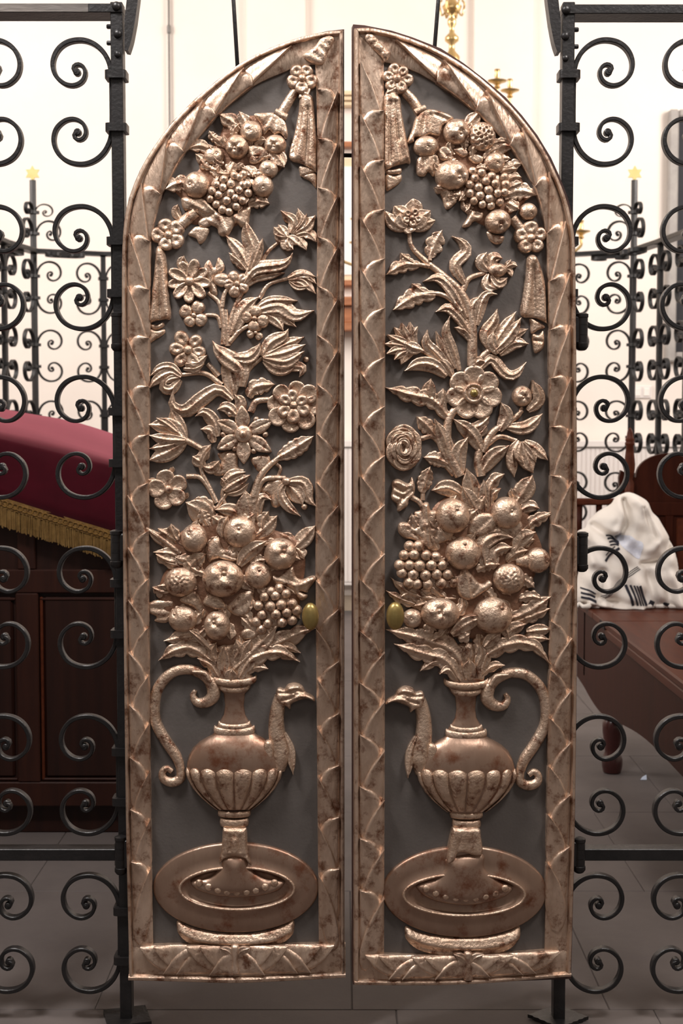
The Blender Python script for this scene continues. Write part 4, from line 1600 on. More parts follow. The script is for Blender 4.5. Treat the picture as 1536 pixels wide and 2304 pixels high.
def basin(v, cx, cy, rx, ry, icx, icy, irx, iry, foot, cone, plate):
    """oval dish with rim, well and moulded foot, and the jug's foot standing in it"""
    rings = [(0.0, -0.5), (0.0, 6), (.04, 11), (.10, 13), (.55, 13), (.86, 14.5), (.95, 18.5), (1.0, 19.5), (1.04, 18), (1.10, 9), (1.18, 6.5), (1.5, 6), (2.0, 6)]
    ns = 72
    V, F = [], []
    for q, z in rings:
        if q <= 1:
            ax, ay, ox, oy = rx + (irx - rx) * q, ry + (iry - ry) * q, cx + (icx - cx) * q, cy + (icy - cy) * q
        else:
            k = max(0, 2 - q)
            ax, ay, ox, oy = irx * k, iry * k, icx, icy
        for k in range(ns):
            a = 2 * math.pi * k / ns
            V.append(((ox + ax * math.cos(a)) * v.K + v.ox, (oy + ay * math.sin(a)) * v.K + v.oy, z))
    for i in range(len(rings) - 1):
        for k in range(ns):
            F.append((i * ns + k, i * ns + (k + 1) % ns, (i + 1) * ns + (k + 1) % ns, (i + 1) * ns + k))
    dish = mesh_obj('basin', v.pl.verts(V, 12), F, BURN, v.pl.parent)
    auto_smooth(dish, 60)
    # polished lip of the well
    V, F = [], []
    for i, q in enumerate(np.linspace(0, math.pi, 7)):
        for k in range(ns):
            a = 2 * math.pi * k / ns
            w = 10 * math.cos(q)
            V.append(((icx + (irx + w) * math.cos(a)) * v.K + v.ox, (icy + (iry + w) * math.sin(a)) * v.K + v.oy, 16 + 5 * math.sin(q)))
    for i in range(6):
        for k in range(ns):
            F.append((i * ns + k, i * ns + (k + 1) % ns, (i + 1) * ns + (k + 1) % ns, (i + 1) * ns + k))
    mesh_obj('basin_lip', v.pl.verts(V, 17), F, GOLD, dish)
    v.C('basin_foot', foot[0], 9, 10, 5, ribs=[(foot[1], 6, 6), (foot[2], -6, 5)], parent=dish, g=5)
    jf = v.C('ewer_foot', cone[0], 14, 34, 12, ribs=cone[1], g=5, mat=BURN)
    v.C('foot_plinth', plate[0], 9, 8, 18, parent=jf, ribs=plate[1], g=3.5, mat=GOLD)
    return dish, jf


Fv = View(LP, 270, 1780)
Fv.K = 524 / 1548.0
bs, jf = basin(Fv, 768, 645, 552, 302, 776, 648, 380, 140,
      ('385 868 470 910 620 945 768 952 920 945 1070 905 1145 866 1158 905 1142 965 1060 1025 900 1048 760 1054 600 1046 470 1028 392 965 374 905', '400 930 520 985 768 1008 1010 985 1135 930', '400 960 520 1020 768 1040 1010 1018 1130 955'),
      ('690 440 830 440 862 520 960 590 1075 605 1088 628 1040 675 920 705 770 715 620 700 520 670 472 635 480 606 590 585 660 520', [('500 650 620 690 770 702 930 690 1060 645', 5, 4), ('520 620 640 668 770 680 920 668 1040 615', -5, 3), ('760 460 760 660', 5, 22)]),
      ('682 258 700 252 818 252 838 262 846 400 872 492 850 482 822 452 760 442 700 452 655 482 672 400', [('760 330 760 395', 5, 8), ('730 300 725 400', -4, 3), ('795 300 798 400', -4, 3), ('690 430 830 430', -4, 3)]))
for k in range(9):
    q = -1 + 2 * k / 8
    Fv.ball(776 + q * 250, 690 - 62 * q * q - 18, 26, 21, 'bead', jf, sz=.6)
Fv.ball(762, 348, 30, 22, 'foot_ornament', jf, sz=.5)

def filler(v, cx, cy, rx, ry, n, h, size):
    """small leaves filling the gaps of a bunch"""
    for k in range(n):
        an = k * 2.39996
        rr = math.sqrt((k + .5) / n)
        x, y = cx + rx * rr * math.cos(an), cy + ry * rr * math.sin(an)
        d = an + rng.uniform(-.7, .7)
        l = size * rng.uniform(.8, 1.25)
        v.L([x, y, x + l * .5 * math.cos(d) + rng.uniform(-8, 8), y + l * .5 * math.sin(d), x + l * math.cos(d + .2), y + l * math.sin(d + .2)], size * .36, rng.choice([2, 3, 4]), h + 6 * (1 - rr), 9, tilt=rng.uniform(-3, 3))


filler(View(LP, 270, 1100), 720, 590, 430, 400, 34, 9, 130)
filler(View(LP, 270, 40), 770, 990, 195, 250, 24, 7, 90)

# ================================================================== right leaf
RD, RP = door_leaf('carved_gate', 'right arched gilded gate leaf with seven-petal daffodil and urn handle on right', 1)
a = View(RP, 785, 40)
a.C('ribbon_tie', '225 265 240 290 280 235 235 190 200 150 160 110 120 105 110 135 150 190', 8, 10, 18, ribs=[('150 180 210 150', -5, 3), ('130 140 170 120', -4, 3), ('190 240 260 200', -4, 3)])
a.C('garland_bed', '460 670 700 670 850 690 960 780 1050 880 1110 1000 1180 1140 1160 1240 1080 1300 1000 1400 900 1380 800 1320 740 1200 620 1120 590 1010 500 960 450 850 440 740', 5, 14, 3, mat=BEDRED)
a.F(322, 398, 104, 6, 'curl', 0.2, h=12, ball=28, wide=1.1, jit=.12)
a.L('330 450 290 480 250 500', 50, 2, 10, 8, name='ribbon_end')
a.T('372 490 425 545 468 615', 30, 34, 5, name='ribbon')
a.T('440 630 475 610 510 598', 24, 24, 12, name='ribbon_band')
a.C('drape', '236 520 335 512 358 650 412 938 382 962 320 978 252 1008 236 1004', 8, 8, 9,
    ribs=[('285 530 300 760 330 960', 6, 7), ('255 540 255 980', 6, 6), ('320 540 350 760 390 930', 6, 6), ('275 560 270 960', -5, 5), ('310 560 335 800', -5, 5)], g=4)
a.C('drape_fold', '246 1012 300 1004 345 998 348 1030 300 1040 250 1036', 6, 6, 6, g=3)
a.C('drape_tail', '246 1040 300 1050 348 1040 345 1088 272 1142 246 1138', 6, 6, 5, g=3)
a.C('leaf', '452 650 522 604 622 620 697 660 662 692 622 722 602 782 542 772 502 792 442 792 432 822 388 826 422 740', 9, 9, 12,
    ribs=[('500 640 480 780', -4, 4), ('540 640 560 770', -4, 4), ('570 640 660 680', -4, 4)], g=3)
a.L('780 720 820 680 868 625', 48, 0, 8, 9, tilt=3)
a.L('950 900 1020 850 1088 868', 58, 0, 7, 9, tilt=-3)
a.C('leaf', '600 868 650 850 692 902 672 948 612 942 590 905', 7, 7, 12, ribs=[('620 880 660 930', -3, 4)])
a.C('leaf', '690 870 760 860 796 900 760 925 715 900', 6, 7, 11)
a.C('leaf', '795 925 840 900 895 925 880 965 830 965', 6, 7, 11)
a.C('leaf', '468 922 592 910 602 1002 562 1052 532 1022 500 1052 452 1032', 8, 8, 7, ribs=[('530 930 530 1020', 3, 4), ('500 930 490 1040', -3, 4), ('565 930 570 1030', -3, 4)], g=3)
a.L('1030 1010 1090 980 1150 968', 48, 2, 6, 9)
a.L('1040 1090 1090 1060 1145 1060', 40, 2, 7, 9)
a.L('1030 1185 1130 1150 1245 1178', 66, 4, 8, 9)
a.L('1050 1230 1090 1250 1130 1275', 50, 2, 8, 8)
a.L('1060 1130 1110 1110 1150 1095', 36, 2, 9, 8)
a.C('leaf', '588 1110 640 1130 702 1152 742 1140 762 1190 722 1212 712 1232 650 1272 622 1200', 8, 8, 7, ribs=[('620 1130 660 1230', -4, 5), ('690 1170 740 1180', 3, 4)], g=3)
a.C('leaf', '758 1202 802 1270 892 1290 882 1342 832 1352 800 1386 754 1386 792 1312 744 1262', 8, 8, 7, ribs=[('790 1290 860 1310', -4, 4), ('820 1300 780 1370', 3, 4)], g=3)
a.C('leaf', '918 1420 970 1440 1032 1450 1020 1492 982 1504 940 1482', 7, 8, 6, ribs=[('960 1440 980 1500', -3, 4)])
a.T('1085 1330 1120 1370 1155 1415', 34, 32, 5, name='ribbon')
a.O(716, 752, 86, 86, 'quince', 14, 745, 765)
a.O(888, 785, 92, 98, 'holes', 12)
a.O(515, 850, 84, 70, 'apple', 11, 520, 862)
a.O(970, 960, 68, 70, 'apple', 13, 985, 968)
a.O(690, 1040, 112, 100, 'quince', 14, 735, 1055)
a.O(1195, 1285, 60, 58, 'apple', 10, 1210, 1305)
a.O(995, 1350, 86, 82, 'quince', 13, 1010, 1380)
a.G('880 1030 835 1066 946 1056 910 1086 800 1110 860 1126 970 1102 925 1146 870 1182 800 1166 830 1216 930 1202 985 1166 1030 1160 885 1240 940 1250 1000 1226 1040 1110 1030 1060 820 1020', 31, 14)
a.F(1212, 1462, 108, 5, 'curl', 0.9, h=10, ball=30, wide=1.1)

b = View(RP, 785, 420)
b.C('drape', '1192 465 1252 465 1308 640 1318 880 1328 908 1242 872 1148 852 1165 700 1184 560', 8, 8, 9,
    ribs=[('1215 480 1200 680 1170 840', 6, 6), ('1240 480 1285 700 1300 880', 6, 6), ('1225 540 1240 860', -5, 6)], g=4)
b.C('drape_fold', '1204 876 1250 890 1305 932 1260 952 1214 978 1208 925', 6, 6, 6, g=3)
b.C('drape_tail', '1216 982 1260 985 1292 960 1296 1062 1252 1104 1230 1092', 6, 6, 5, g=3, ribs=[('1225 1020 1290 1030', -4, 3)])
# poppy
for sp, w, h in (('410 270 300 240 242 165', 50, 6), ('410 270 490 250 572 225', 48, 6), ('400 200 330 160 300 130', 52, 7), ('420 190 430 130 425 80', 62, 6), ('430 200 500 190 540 160', 50, 7), ('390 260 350 230 340 180', 46, 11), ('440 260 480 230 480 190', 44, 11), ('420 270 420 290 425 300', 60, 9)):
    b.L(sp, w, 0, h, 9, name='petal', tipw=.5, lift=3)
b.F(420, 205, 66, 5, 'curl', .2, h=15, ball=18)
b.T('400 285 420 400 530 510 640 600 750 710 815 880 822 1190', 0, h=5, rs=[13, 16, 20, 24, 28, 32, 34])
b.L('540 465 575 370 618 288', 66, 3, 6, 9)
b.T('540 490 545 440 590 350', 12, 8, 11, name='vein')
b.L('470 520 360 520 248 585', 54, 3, 6, 9)
b.L('430 505 370 470 340 440', 34, 2, 5, 8)
b.T('535 530 430 515 300 555', 15, 9, 10)
b.L('785 870 700 700 600 605 492 630', 46, 0, 7, 10, tilt=-4)
b.L('575 720 440 730 292 820', 66, 4, 6, 9)
b.L('500 700 450 670 415 645', 34, 2, 5, 8)
b.T('745 830 660 735 540 708 380 765', 20, 10, 10)
b.L('800 970 740 870 660 805 575 832', 42, 0, 7, 10, tilt=-4)
b.L('772 645 705 520 780 430 745 365 682 330', 42, 0, 6, 9, tilt=4)
b.T('758 690 800 610 905 570', 20, 15, 5)
for sp, w, h in (('930 560 880 500 915 435', 42, 7), ('940 540 960 470 1020 478', 40, 9), ('930 580 920 650 985 682', 38, 7), ('950 585 1000 640 1052 605', 38, 9)):
    b.L(sp, w, 0, h, 9, name='petal', tilt=3)
b.O(990, 552, 62, 46, 'apple', 13, 1000, 550)
b.L('1040 540 1080 520 1120 530', 28, 2, 8, 8, name='sepal')
b.L('1040 545 1070 560 1080 600', 20, 0, 7, 8, name='sepal')
b.L('1040 535 1060 510 1075 485', 18, 0, 7, 8, name='sepal')
b.L('822 900 825 790 875 725', 38, 0, 7, 9, tilt=3)
b.L('850 920 880 780 920 715 985 715', 40, 0, 8, 9, tilt=-3)
b.L('735 1220 685 1070 645 960 672 855', 34, 0, 6, 9)
b.L('705 1210 640 1100 605 1030 578 960', 32, 0, 5, 9)
b.L('670 1210 590 1120 515 1040 522 950', 42, 0, 6, 10, tilt=3)
b.L('812 1030 780 965 700 935', 34, 0, 6, 9)
# carnation
for tx, ty in ((455, 930), (405, 900), (350, 905), (300, 935), (255, 985), (238, 1045), (250, 1110), (300, 1150), (345, 1180), (375, 1120)):
    mx, my = 400 + (tx - 400) * .5 + rng.uniform(-12, 12), 1060 + (ty - 1060) * .5
    b.L([440, 1080, mx, my, tx, ty], 36, 0, 7 + rng.uniform(0, 4), 9, name='petal', tipw=.45, tilt=2)
b.L('480 1085 420 1070 370 1040', 44, 0, 13, 9, name='calyx')
b.T('610 1180 540 1120 465 1080', 18, 16, 6)
b.L('650 1260 560 1190 460 1180 368 1225', 50, 0, 7, 10, tilt=4)
b.L('690 1260 640 1180 600 1150', 34, 0, 6, 9)
# tulip
for sp, w, h in (('945 1085 910 980 960 900 985 812', 46, 7), ('950 1085 1010 980 1110 830', 44, 9), ('965 1095 1060 1000 1145 870', 44, 12), ('1000 1115 1090 1040 1195 1045', 46, 9), ('1060 1050 1120 980 1190 945', 30, 7), ('990 1110 950 1040 960 960', 36, 13)):
    b.L(sp, w, 0, h, 10, name='petal', tilt=2, lift=3)
b.T('855 1180 895 1120 945 1080', 22, 18, 6)
b.L('870 1210 950 1140 1040 1240 1110 1245 1178 1165', 40, 0, 7, 10, tilt=4)
b.L('820 1200 860 1160 900 1160', 34, 0, 6, 9)
# daffodil
f = b.dome_part('flower', 830, 1372, 68, 16, sz=.30)
b.ball(830, 1372, 28, 20, 'flower_heart', f, mat=BRASS)
cen = b.px([832, 1370])[0]
for k in range(7):
    an = -math.pi / 2 + 2 * math.pi * k / 7
    b.petal(cen[0] + math.cos(an) * 37, cen[1] + math.sin(an) * 36, an, 26, 24, 10, 'cup', f)
P8 = [(830 + 56 * math.cos(2 * math.pi * k / 24), 1372 + 56 * math.sin(2 * math.pi * k / 24)) for k in range(25)]
b.T([q for p in P8 for q in p], 13, 13, 20, name='trumpet_rim', parent=f)
b.L('665 1540 560 1420 420 1385 238 1335', 66, 5, 6, 10)
b.L('560 1440 530 1380 545 1275', 46, 0, 7, 9, tilt=3)
b.L('600 1470 620 1420 625 1340', 46, 2, 7, 9)
b.O(1155, 1392, 66, 70, 'quince', 9, 1160, 1400)
b.L('1190 1490 1265 1410 1220 1285', 44, 0, 10, 9, name='petal', tilt=-3)
b.T('1090 1550 1130 1520 1150 1465', 16, 12, 5)

c = View(RP, 785, 780)
c.L('1000 560 1045 460 1008 370', 48, 0, 7, 9, tilt=3)
c.T('885 700 955 570 1080 490 1155 425', 30, 13, 6)
c.L('1050 535 1180 535 1285 445', 46, 0, 7, 9, tilt=3)
c.T('920 650 1000 597 1115 625', 20, 15, 6)
for sp, w, h in (('1130 625 1085 720 1098 868', 42, 7), ('1150 630 1170 720 1222 842', 58, 11), ('1165 630 1240 680 1320 755', 42, 8), ('1140 640 1130 720 1160 780', 34, 12), ('1160 635 1215 700 1240 770', 34, 10)):
    c.L(sp, w, 0, h, 9, name='petal', tilt=2)
c.L('880 840 950 740 1065 655', 54, 0, 7, 9, tilt=-3)
c.L('880 690 810 575 692 480', 52, 0, 9, 10, tilt=4)
c.L('790 540 870 525 935 460', 38, 0, 6, 9)
c.L('840 570 880 570 915 520', 30, 0, 5, 8)
c.L('745 840 730 710 790 600', 56, 0, 6, 9, tilt=-3)
c.T('880 860 860 750 890 640', 30, 26, 7)
c.T('725 395 665 490 660 690 740 860', 26, 34, 7)
c.L('690 800 640 640 570 480', 52, 0, 7, 10)
# spiral rose
rose = c.O(368, 672, 122, 156, 'apple', 5, 352, 668, zs=.16, name='rose')
for ring, (rx_, ry_, m_, w_, h_) in enumerate(((98, 132, 6, 34, 8), (66, 90, 5, 30, 12), (34, 48, 3, 24, 15))):
    for k in range(m_):
        a0_ = ring * .7 + 2 * math.pi * k / m_
        sp_ = []
        for q_ in np.linspace(0, 1, 5):
            an = a0_ + q_ * 2 * math.pi / m_ * 1.45
            rr = 1 - .20 * q_
            sp_ += [364 + rx_ * rr * math.cos(an), 670 + ry_ * rr * math.sin(an)]
        c.L(sp_, w_, 0, h_, 9, name='rose_petal', parent=rose, tilt=-4, lift=3, ch=.2)
c.T('480 612 560 598 650 700', 18, 20, 6)
c.L('570 590 520 530 450 465', 54, 4, 6, 9, cut=.25)
c.L('660 780 580 745 495 735', 54, 5, 6, 9, cut=.25)
c.L('485 970 510 880 540 795', 52, 5, 6, 9, cut=.25)
c.T('490 1020 492 940', 16, 14, 5)
c.T('620 760 700 850', 18, 22, 5)
c.C('bud', '290 900 330 880 398 910 420 868 442 930 432 990 402 1020 390 1062 330 1097 320 1050 283 1010 290 950', 12, 12, 8,
    ribs=[('300 930 360 960 400 940', -6, 4), ('300 980 360 1000 420 960', -6, 4), ('330 1040 360 1010', -5, 4), ('320 900 380 930', 4, 4)], g=2.8)
c.T('415 1000 470 1035 500 1090', 19, 17, 6)
c.L('770 1000 660 940 548 955', 58, 0, 7, 9, tilt=3)
c.L('830 1090 815 950 782 808', 62, 0, 8, 10, tilt=-3)
c.L('860 1110 800 1010 752 930', 56, 0, 11, 9)
c.L('925 980 960 890 1032 845', 48, 2, 7, 9)
c.L('905 1110 900 1000 895 885', 40, 0, 9, 9)
c.L('940 1060 960 980 1010 940', 34, 2, 7, 9)
c.L('1110 1040 1170 950 1220 852', 66, 0, 8, 9, tilt=3)
c.L('1120 1010 1090 980 1080 940', 30, 0, 6, 8)
c.L('1140 1090 1200 1060 1265 1075', 44, 0, 8, 9)
c.L('1150 1220 1250 1150 1345 1110', 48, 4, 8, 9)

d = View(RP, 785, 1080)
d.C('bouquet_bed', '560 190 700 100 900 140 1150 150 1240 330 1290 500 1200 720 1150 860 1100 1010 900 1060 620 1040 470 1000 420 850 380 700 350 560 420 420 520 380', 9, 20, 5, mat=BEDRED)
d.C('vine_leaf', '488 160 530 150 545 200 592 208 584 270 556 310 602 306 652 318 702 360 662 412 592 432 542 470 500 446 430 402 380 392 333 350 340 288 402 288 442 322 452 270 438 218 478 200', 9, 9, 10,
    ribs=[('510 160 515 300 530 460', 6, 5), ('515 300 400 340', 3, 4), ('525 330 640 350', 3, 4), ('480 220 500 260', -4, 4), ('460 300 500 340', -4, 4), ('590 330 560 400', -4, 4), ('400 330 480 400', -4, 4)], g=3.5)
d.O(695, 242, 112, 118, 'apple', 17, 718, 195)
d.O(1055, 222, 102, 108, 'apple', 17, 1080, 205)
d.L('1075 380 1070 300 1060 240', 86, 0, 10, 12, name='fruit_neck', ch=0, tipw=.9)
d.O(766, 492, 118, 112, 'apple', 17, 768, 425)
d.O(1258, 536, 84, 86, 'apple', 13, 1312, 545)
d.T('1110 545 1160 540 1240 535', 28, 70, 9, name='fruit_neck')
d.O(1068, 660, 108, 102, 'bumpy', 15)
d.O(612, 892, 130, 106, 'quince', 18, 600, 870)
d.O(962, 905, 130, 126, 'apple', 17, 1015, 852)
d.O(425, 922, 66, 64, 'apple', 12, 415, 925)
d.C('leaf', '818 262 880 220 972 240 982 312 902 372 798 362', 7, 9, 16, ribs=[('840 340 940 250', -3, 4)])
d.L('905 580 890 430 990 365 1090 385', 56, 0, 15, 10, tilt=4)
d.L('970 560 980 470 1085 445', 50, 2, 17, 10)
d.L('1105 470 1150 385 1240 345', 52, 0, 13, 9, tilt=3)
d.L('1170 330 1230 270 1340 215', 44, 4, 8, 9)
d.C('vine_leaf', '715 692 748 600 782 588 852 672 892 692 932 668 955 702 882 762 802 802 738 772', 9, 9, 19, ribs=[('770 610 800 780', 4, 4), ('870 700 820 760', -3, 4)], g=3.5)
d.L('710 790 500 780 370 730 278 650', 58, 5, 9, 10)
d.L('490 840 340 790 245 735', 38, 4, 7, 9)
d.L('640 780 560 720 540 700', 40, 2, 13, 9)
d.L('1060 930 1200 870 1345 770', 64, 4, 9, 10)
d.L('1080 950 1200 910 1340 850', 50, 4, 7, 10)
d.L('1030 1040 1090 990 1175 955', 46, 0, 11, 9)
d.L('1180 1010 1260 1000 1345 990', 44, 0, 8, 9)
d.L('685 1030 780 960 895 905', 50, 0, 22, 9, tilt=-4)
d.L('730 1060 760 1050 800 1020', 44, 2, 17, 9)
d.L('900 1110 950 1060 1010 1010', 46, 0, 16, 9)
d.L('540 1020 540 990 560 960', 50, 3, 18, 9)
d.G('400 440 462 440 365 500 430 496 510 500 575 512 336 566 400 566 466 570 545 566 616 566 350 616 425 626 505 632 580 626 652 626 400 682 450 690 520 692 610 686 690 680', 39, 15)
d.C('stalk_bundle', '680 1340 660 1220 700 1110 820 1080 940 1110 890 1230 900 1330 790 1356', 8, 12, 6, ribs=[('780 1120 780 1330', 4, 6), ('740 1140 750 1330', -4, 4), ('840 1130 830 1330', -4, 4)])
d.L('760 1330 700 1150 500 1060 245 995', 86, 5, 8, 11)
d.L('740 1340 640 1200 480 1150 300 1090', 70, 5, 10, 11)
d.L('730 1340 660 1260 600 1290', 40, 2, 11, 9)
d.L('680 1210 560 1210 470 1270', 42, 2, 8, 9)
d.L('870 1320 920 1160 1100 1085 1240 1110 1340 1230', 62, 6, 10, 11)
d.L('880 1300 950 1240 1035 1230', 38, 2, 8, 9)
d.L('1100 1090 1200 1050 1340 1060', 36, 3, 8, 9)
d.L('800 1330 800 1250 800 1190', 50, 0, 12, 9)
d.L('850 1240 880 1150 860 1080', 40, 2, 12, 9)
d.L('780 1200 790 1150 770 1100', 34, 0, 12, 9)

E = View(RP, 785, 1400)
ewer(E, 783, -1, 22, 328, None, (972, 1262), 1262)
Fv = View(RP, 785, 1780)
Fv.K = 524 / 1548.0
bs, jf = basin(Fv, 770, 672, 548, 306, 765, 690, 402, 138,
      ('385 905 470 945 620 972 768 980 920 972 1060 940 1130 905 1144 940 1130 1000 1050 1070 900 1105 770 1114 600 1100 470 1065 388 1000 374 945', '395 960 520 1010 768 1040 1000 1020 1125 965', '400 1000 520 1055 768 1080 1000 1060 1120 1000'),
      ('660 455 890 425 910 520 1000 600 1085 640 1096 662 1040 712 920 752 780 770 620 752 520 715 458 660 470 628 580 590 640 520', [('480 690 620 735 780 752 930 735 1070 680', 5, 4), ('500 660 640 715 780 730 930 712 1060 650', -5, 3), ('770 460 770 700', 5, 26)]),
      ('692 258 710 252 860 252 880 300 890 420 840 436 790 420 735 415 700 470 655 480 665 380', [('790 260 790 300', 3, 10), ('735 330 715 440', -4, 3)]))
for k in range(9):
    q = -1 + 2 * k / 8
    Fv.ball(775 + q * 262, 735 - 66 * q * q - 22, 26, 21, 'bead', jf, sz=.6)
Fv.ball(793, 335, 22, 24, 'painted_hole', jf, mat=HOLE_SHADE, sz=.15)  # dark dome; the shade inside the hole is only colour


filler(View(RP, 785, 1080), 800, 600, 400, 440, 34, 9, 130)
filler(View(RP, 785, 40), 820, 1000, 200, 250, 24, 7, 90)


# door knobs and hinges
def knob(pl, root, px, py, rx, ry):
    v = View(pl, 0, 0)
    v.K = 1.0
    P = np.array([[px, py]])
    u, w = pl.uw(P, 45)
    g = MB()
    prof = [(0.45, 0.0), (0.42, .25), (0.5, .4), (.86, .52), (1.0, .68), (.96, .82), (.72, .94), (.35, 1.0), (.01, 1.01)]
    V = []
    ns = 28
    F = []
    for r, z in prof:
        for k in range(ns):
            q = 2 * math.pi * k / ns
            V.append((u[0] + r * rx * .001 * math.cos(q), -(12 + 46 * z) * .001, w[0] + r * ry * .001 * math.sin(q)))
    for i in range(len(prof) - 1):
        for k in range(ns):
            F.append((i * ns + k, i * ns + (k + 1) % ns, (i + 1) * ns + (k + 1) % ns, (i + 1) * ns + k))
    F.append(tuple((len(prof) - 1) * ns + k for k in range(ns)))
    o = mesh_obj('knob', V, F, BRASS, root)
    o['label'] = 'oval brass knob'
    fix_normals(o)


knob(LP, LD, 698, 1387, 19, 31)
knob(RP, RD, 889, 1386, 20, 31.5)


def hinge(pl, root, px, y0, y1, side, r=13):
    u0, w0 = pl.uw(np.array([[px, y0], [px, y1]], float), 0)
    x = u0.mean()
    zt, zb = w0[0], w0[1]
    R = r * .001
    m = MB()
    hgt = zt - zb
    prof = [(R * .5, zb - .012), (R * .8, zb - .010), (R * 1.12, zb - .004), (R * 1.12, zb + .004), (R, zb + .005), (R, zb + hgt * .33), (R * .93, zb + hgt * .335), (R, zb + hgt * .34), (R, zb + hgt * .66),
            (R * .93, zb + hgt * .665), (R, zb + hgt * .67), (R, zt - .006), (R * 1.1, zt - .005), (R * 1.1, zt + .002), (R * .6, zt + .005)]
    m.lathe(prof, x, 0.012, 18)
    o = m.build('hinge', IRON, root, True)
    auto_smooth(o, 40)
    g = MB()
    x1 = x - side * .034
    g.box(min(x, x1), max(x, x1), 0.003, 0.020, zb + hgt * .05, zt - hgt * .05, .003)
    g.build('hinge_strap', IRON, o)


hinge(LP, LD, 262, 706, 778, -1)
hinge(LP, LD, 260, 1198, 1268, -1)
hinge(LP, LD, 270, 1888, 1960, -1)
hinge(RP, RD, 1312, 708, 776, 1)
hinge(RP, RD, 1312, 1202, 1276, 1)
hinge(RP, RD, 1306, 1892, 1956, 1)


# ------------------------------------------------------------------ reading desk with velvet cover (left)
YD = 1.57
p = at(0, 1880, YD)
dk = thing('reading_desk', 'dark mahogany panelled reading desk under the crimson velvet cover', 'desk', (at(88, 1500, YD).x, YD, 0))
ox = dk.location.x
gx = lambda px: at(px, 1500, YD).x - ox
gz = lambda py: at(150, py, YD).z
xl, xr = -.95, gx(440)
depth = .78


def slab_box(name, x0, x1, y0, y1, z0, z1, mat, b=.004):
    return MB().box(x0, x1, y0, y1, z0, z1, b).build(name, mat, dk)


topz = lambda x: at(0, 985, YD).z + (x + ox - at(0, 985, YD).x) * (at(250, 1046, YD).z - at(0, 985, YD).z) / (at(250, 1046, YD).x - at(0, 985, YD).x)
# carcass with a sloping top
body = MB().prism([(xl, gz(1818)), (xr, gz(1818)), (xr, topz(xr) - .04), (xl, topz(xl) - .04)], .022, depth, 'y')
fix_normals(body.build('carcass', WOODP, dk))
slab_box('bottom_rail', xl, xr, 0, .03, gz(1815), gz(1760), WOODD)
slab_box('middle_rail', xl, xr, 0, .03, gz(1335), gz(1282), WOODD)
for x in (gx(62), xl + .05, gx(400)):
    slab_box('stile', x - .038, x + .038, -.001, .03, gz(1760), gz(1335), WOODD)
    slab_box('stile', x - .030, x + .030, .002, .03, gz(1282), gz(1190), WOODD)
for x0, x1 in ((xl + .09, gx(36)), (gx(90), gx(372))):
    pn = slab_box('panel', x0 + .01, x1 - .01, .010, .03, gz(1752), gz(1343), WOODP, .010)
    slab_box('panel_moulding', x0, x1, .006, .028, gz(1758), gz(1752), WOODD, .003)
    slab_box('panel_moulding', x0, x1, .006, .028, gz(1352), gz(1346), WOODD, .003)
    slab_box('panel_moulding', x0, x0 + .010, .006, .028, gz(1757), gz(1344), WOODS, .003)
slab_box('plinth', xl + .03, xr - .03, .05, depth - .03, 0.0, gz(1812), WOODP)

# velvet cover
cv = thing('velvet_cover', 'crimson velvet cover with gold fringe draped over the reading desk', 'cloth', (ox, YD, 0))
nx, ny = 40, 14
V, F = [], []
X = np.linspace(xl - .03, xr + .03, nx)
hem = lambda x: at(0, 1118, YD).z + (x + ox - at(0, 1118, YD).x) * (at(255, 1196, YD).z - at(0, 1118, YD).z) / (at(255, 1196, YD).x - at(0, 1118, YD).x)
crest = lambda x: topz(x) + .055 + .018 * math.exp(-((x + .02) / .18) ** 2)
rows = []
for x in X:
    col = []
    zt, zh = topz(x), hem(x)
    for k in range(6):                      # front drop
        f = k / 5
        col.append((x, -.030 - .010 * (1 - f) - .004 * math.sin(x * 21) * (1 - f), zh + (zt - .012 - zh) * f))
    col.append((x, -.022, zt - .003))
    for k in range(1, 9):                   # top, rising to the back
        f = k / 8
        col.append((x, -.018 + f * (depth + .03), zt + (crest(x) - zt) * f ** .8 + .006 * math.sin(f * 9 + x * 7) * (1 - f)))
    for k in range(1, 5):
        col.append((x, depth + .03, crest(x) - .05 - .09 * k))
    rows.append(col)
m = len(rows[0])
for c_ in rows:
    V += c_
for i in range(nx - 1):
    for j in range(m - 1):
        F.append((i * m + j, (i + 1) * m + j, (i + 1) * m + j + 1, i * m + j + 1))
o = mesh_obj('velvet_sheet', V, F, VELVET, cv)
auto_smooth(o, 55)
sd = o.modifiers.new('thickness', 'SOLIDIFY')
sd.thickness = .004
sd.offset = 1
# braid with loops, and threads
B = MB()
for i in range(nx - 1):
    x0, x1 = X[i], X[i + 1]
    B.add([(x0, -.047, hem(x0) - .028), (x1, -.047, hem(x1) - .028), (x1, -.047, hem(x1) + .006), (x0, -.047, hem(x0) + .006),
           (x0, -.040, hem(x0) - .028), (x1, -.040, hem(x1) - .028), (x1, -.040, hem(x1) + .006), (x0, -.040, hem(x0) + .006)],
          [(0, 1, 2, 3), (4, 7, 6, 5), (0, 4, 5, 1), (3, 2, 6, 7)])
br = B.build('braid', BRAID, cv)
lp = MB().tube([(.010 * math.cos(2 * math.pi * k / 12), 0, .009 * math.sin(2 * math.pi * k / 12)) for k in range(13)], .0022, 6)
lpm = shared(lp, 'braid_loop', BRAID)
x = xl - .02
while x < gx(330):
    if gx(-30) < x:
        q = put('braid_loop', lpm, br, (x, -.049, hem(x) - .012))
        q.rotation_euler = (0, math.radians(rng.uniform(5, 25)), 0)
    x += .0165
Fm = MB()
x = xl - .02
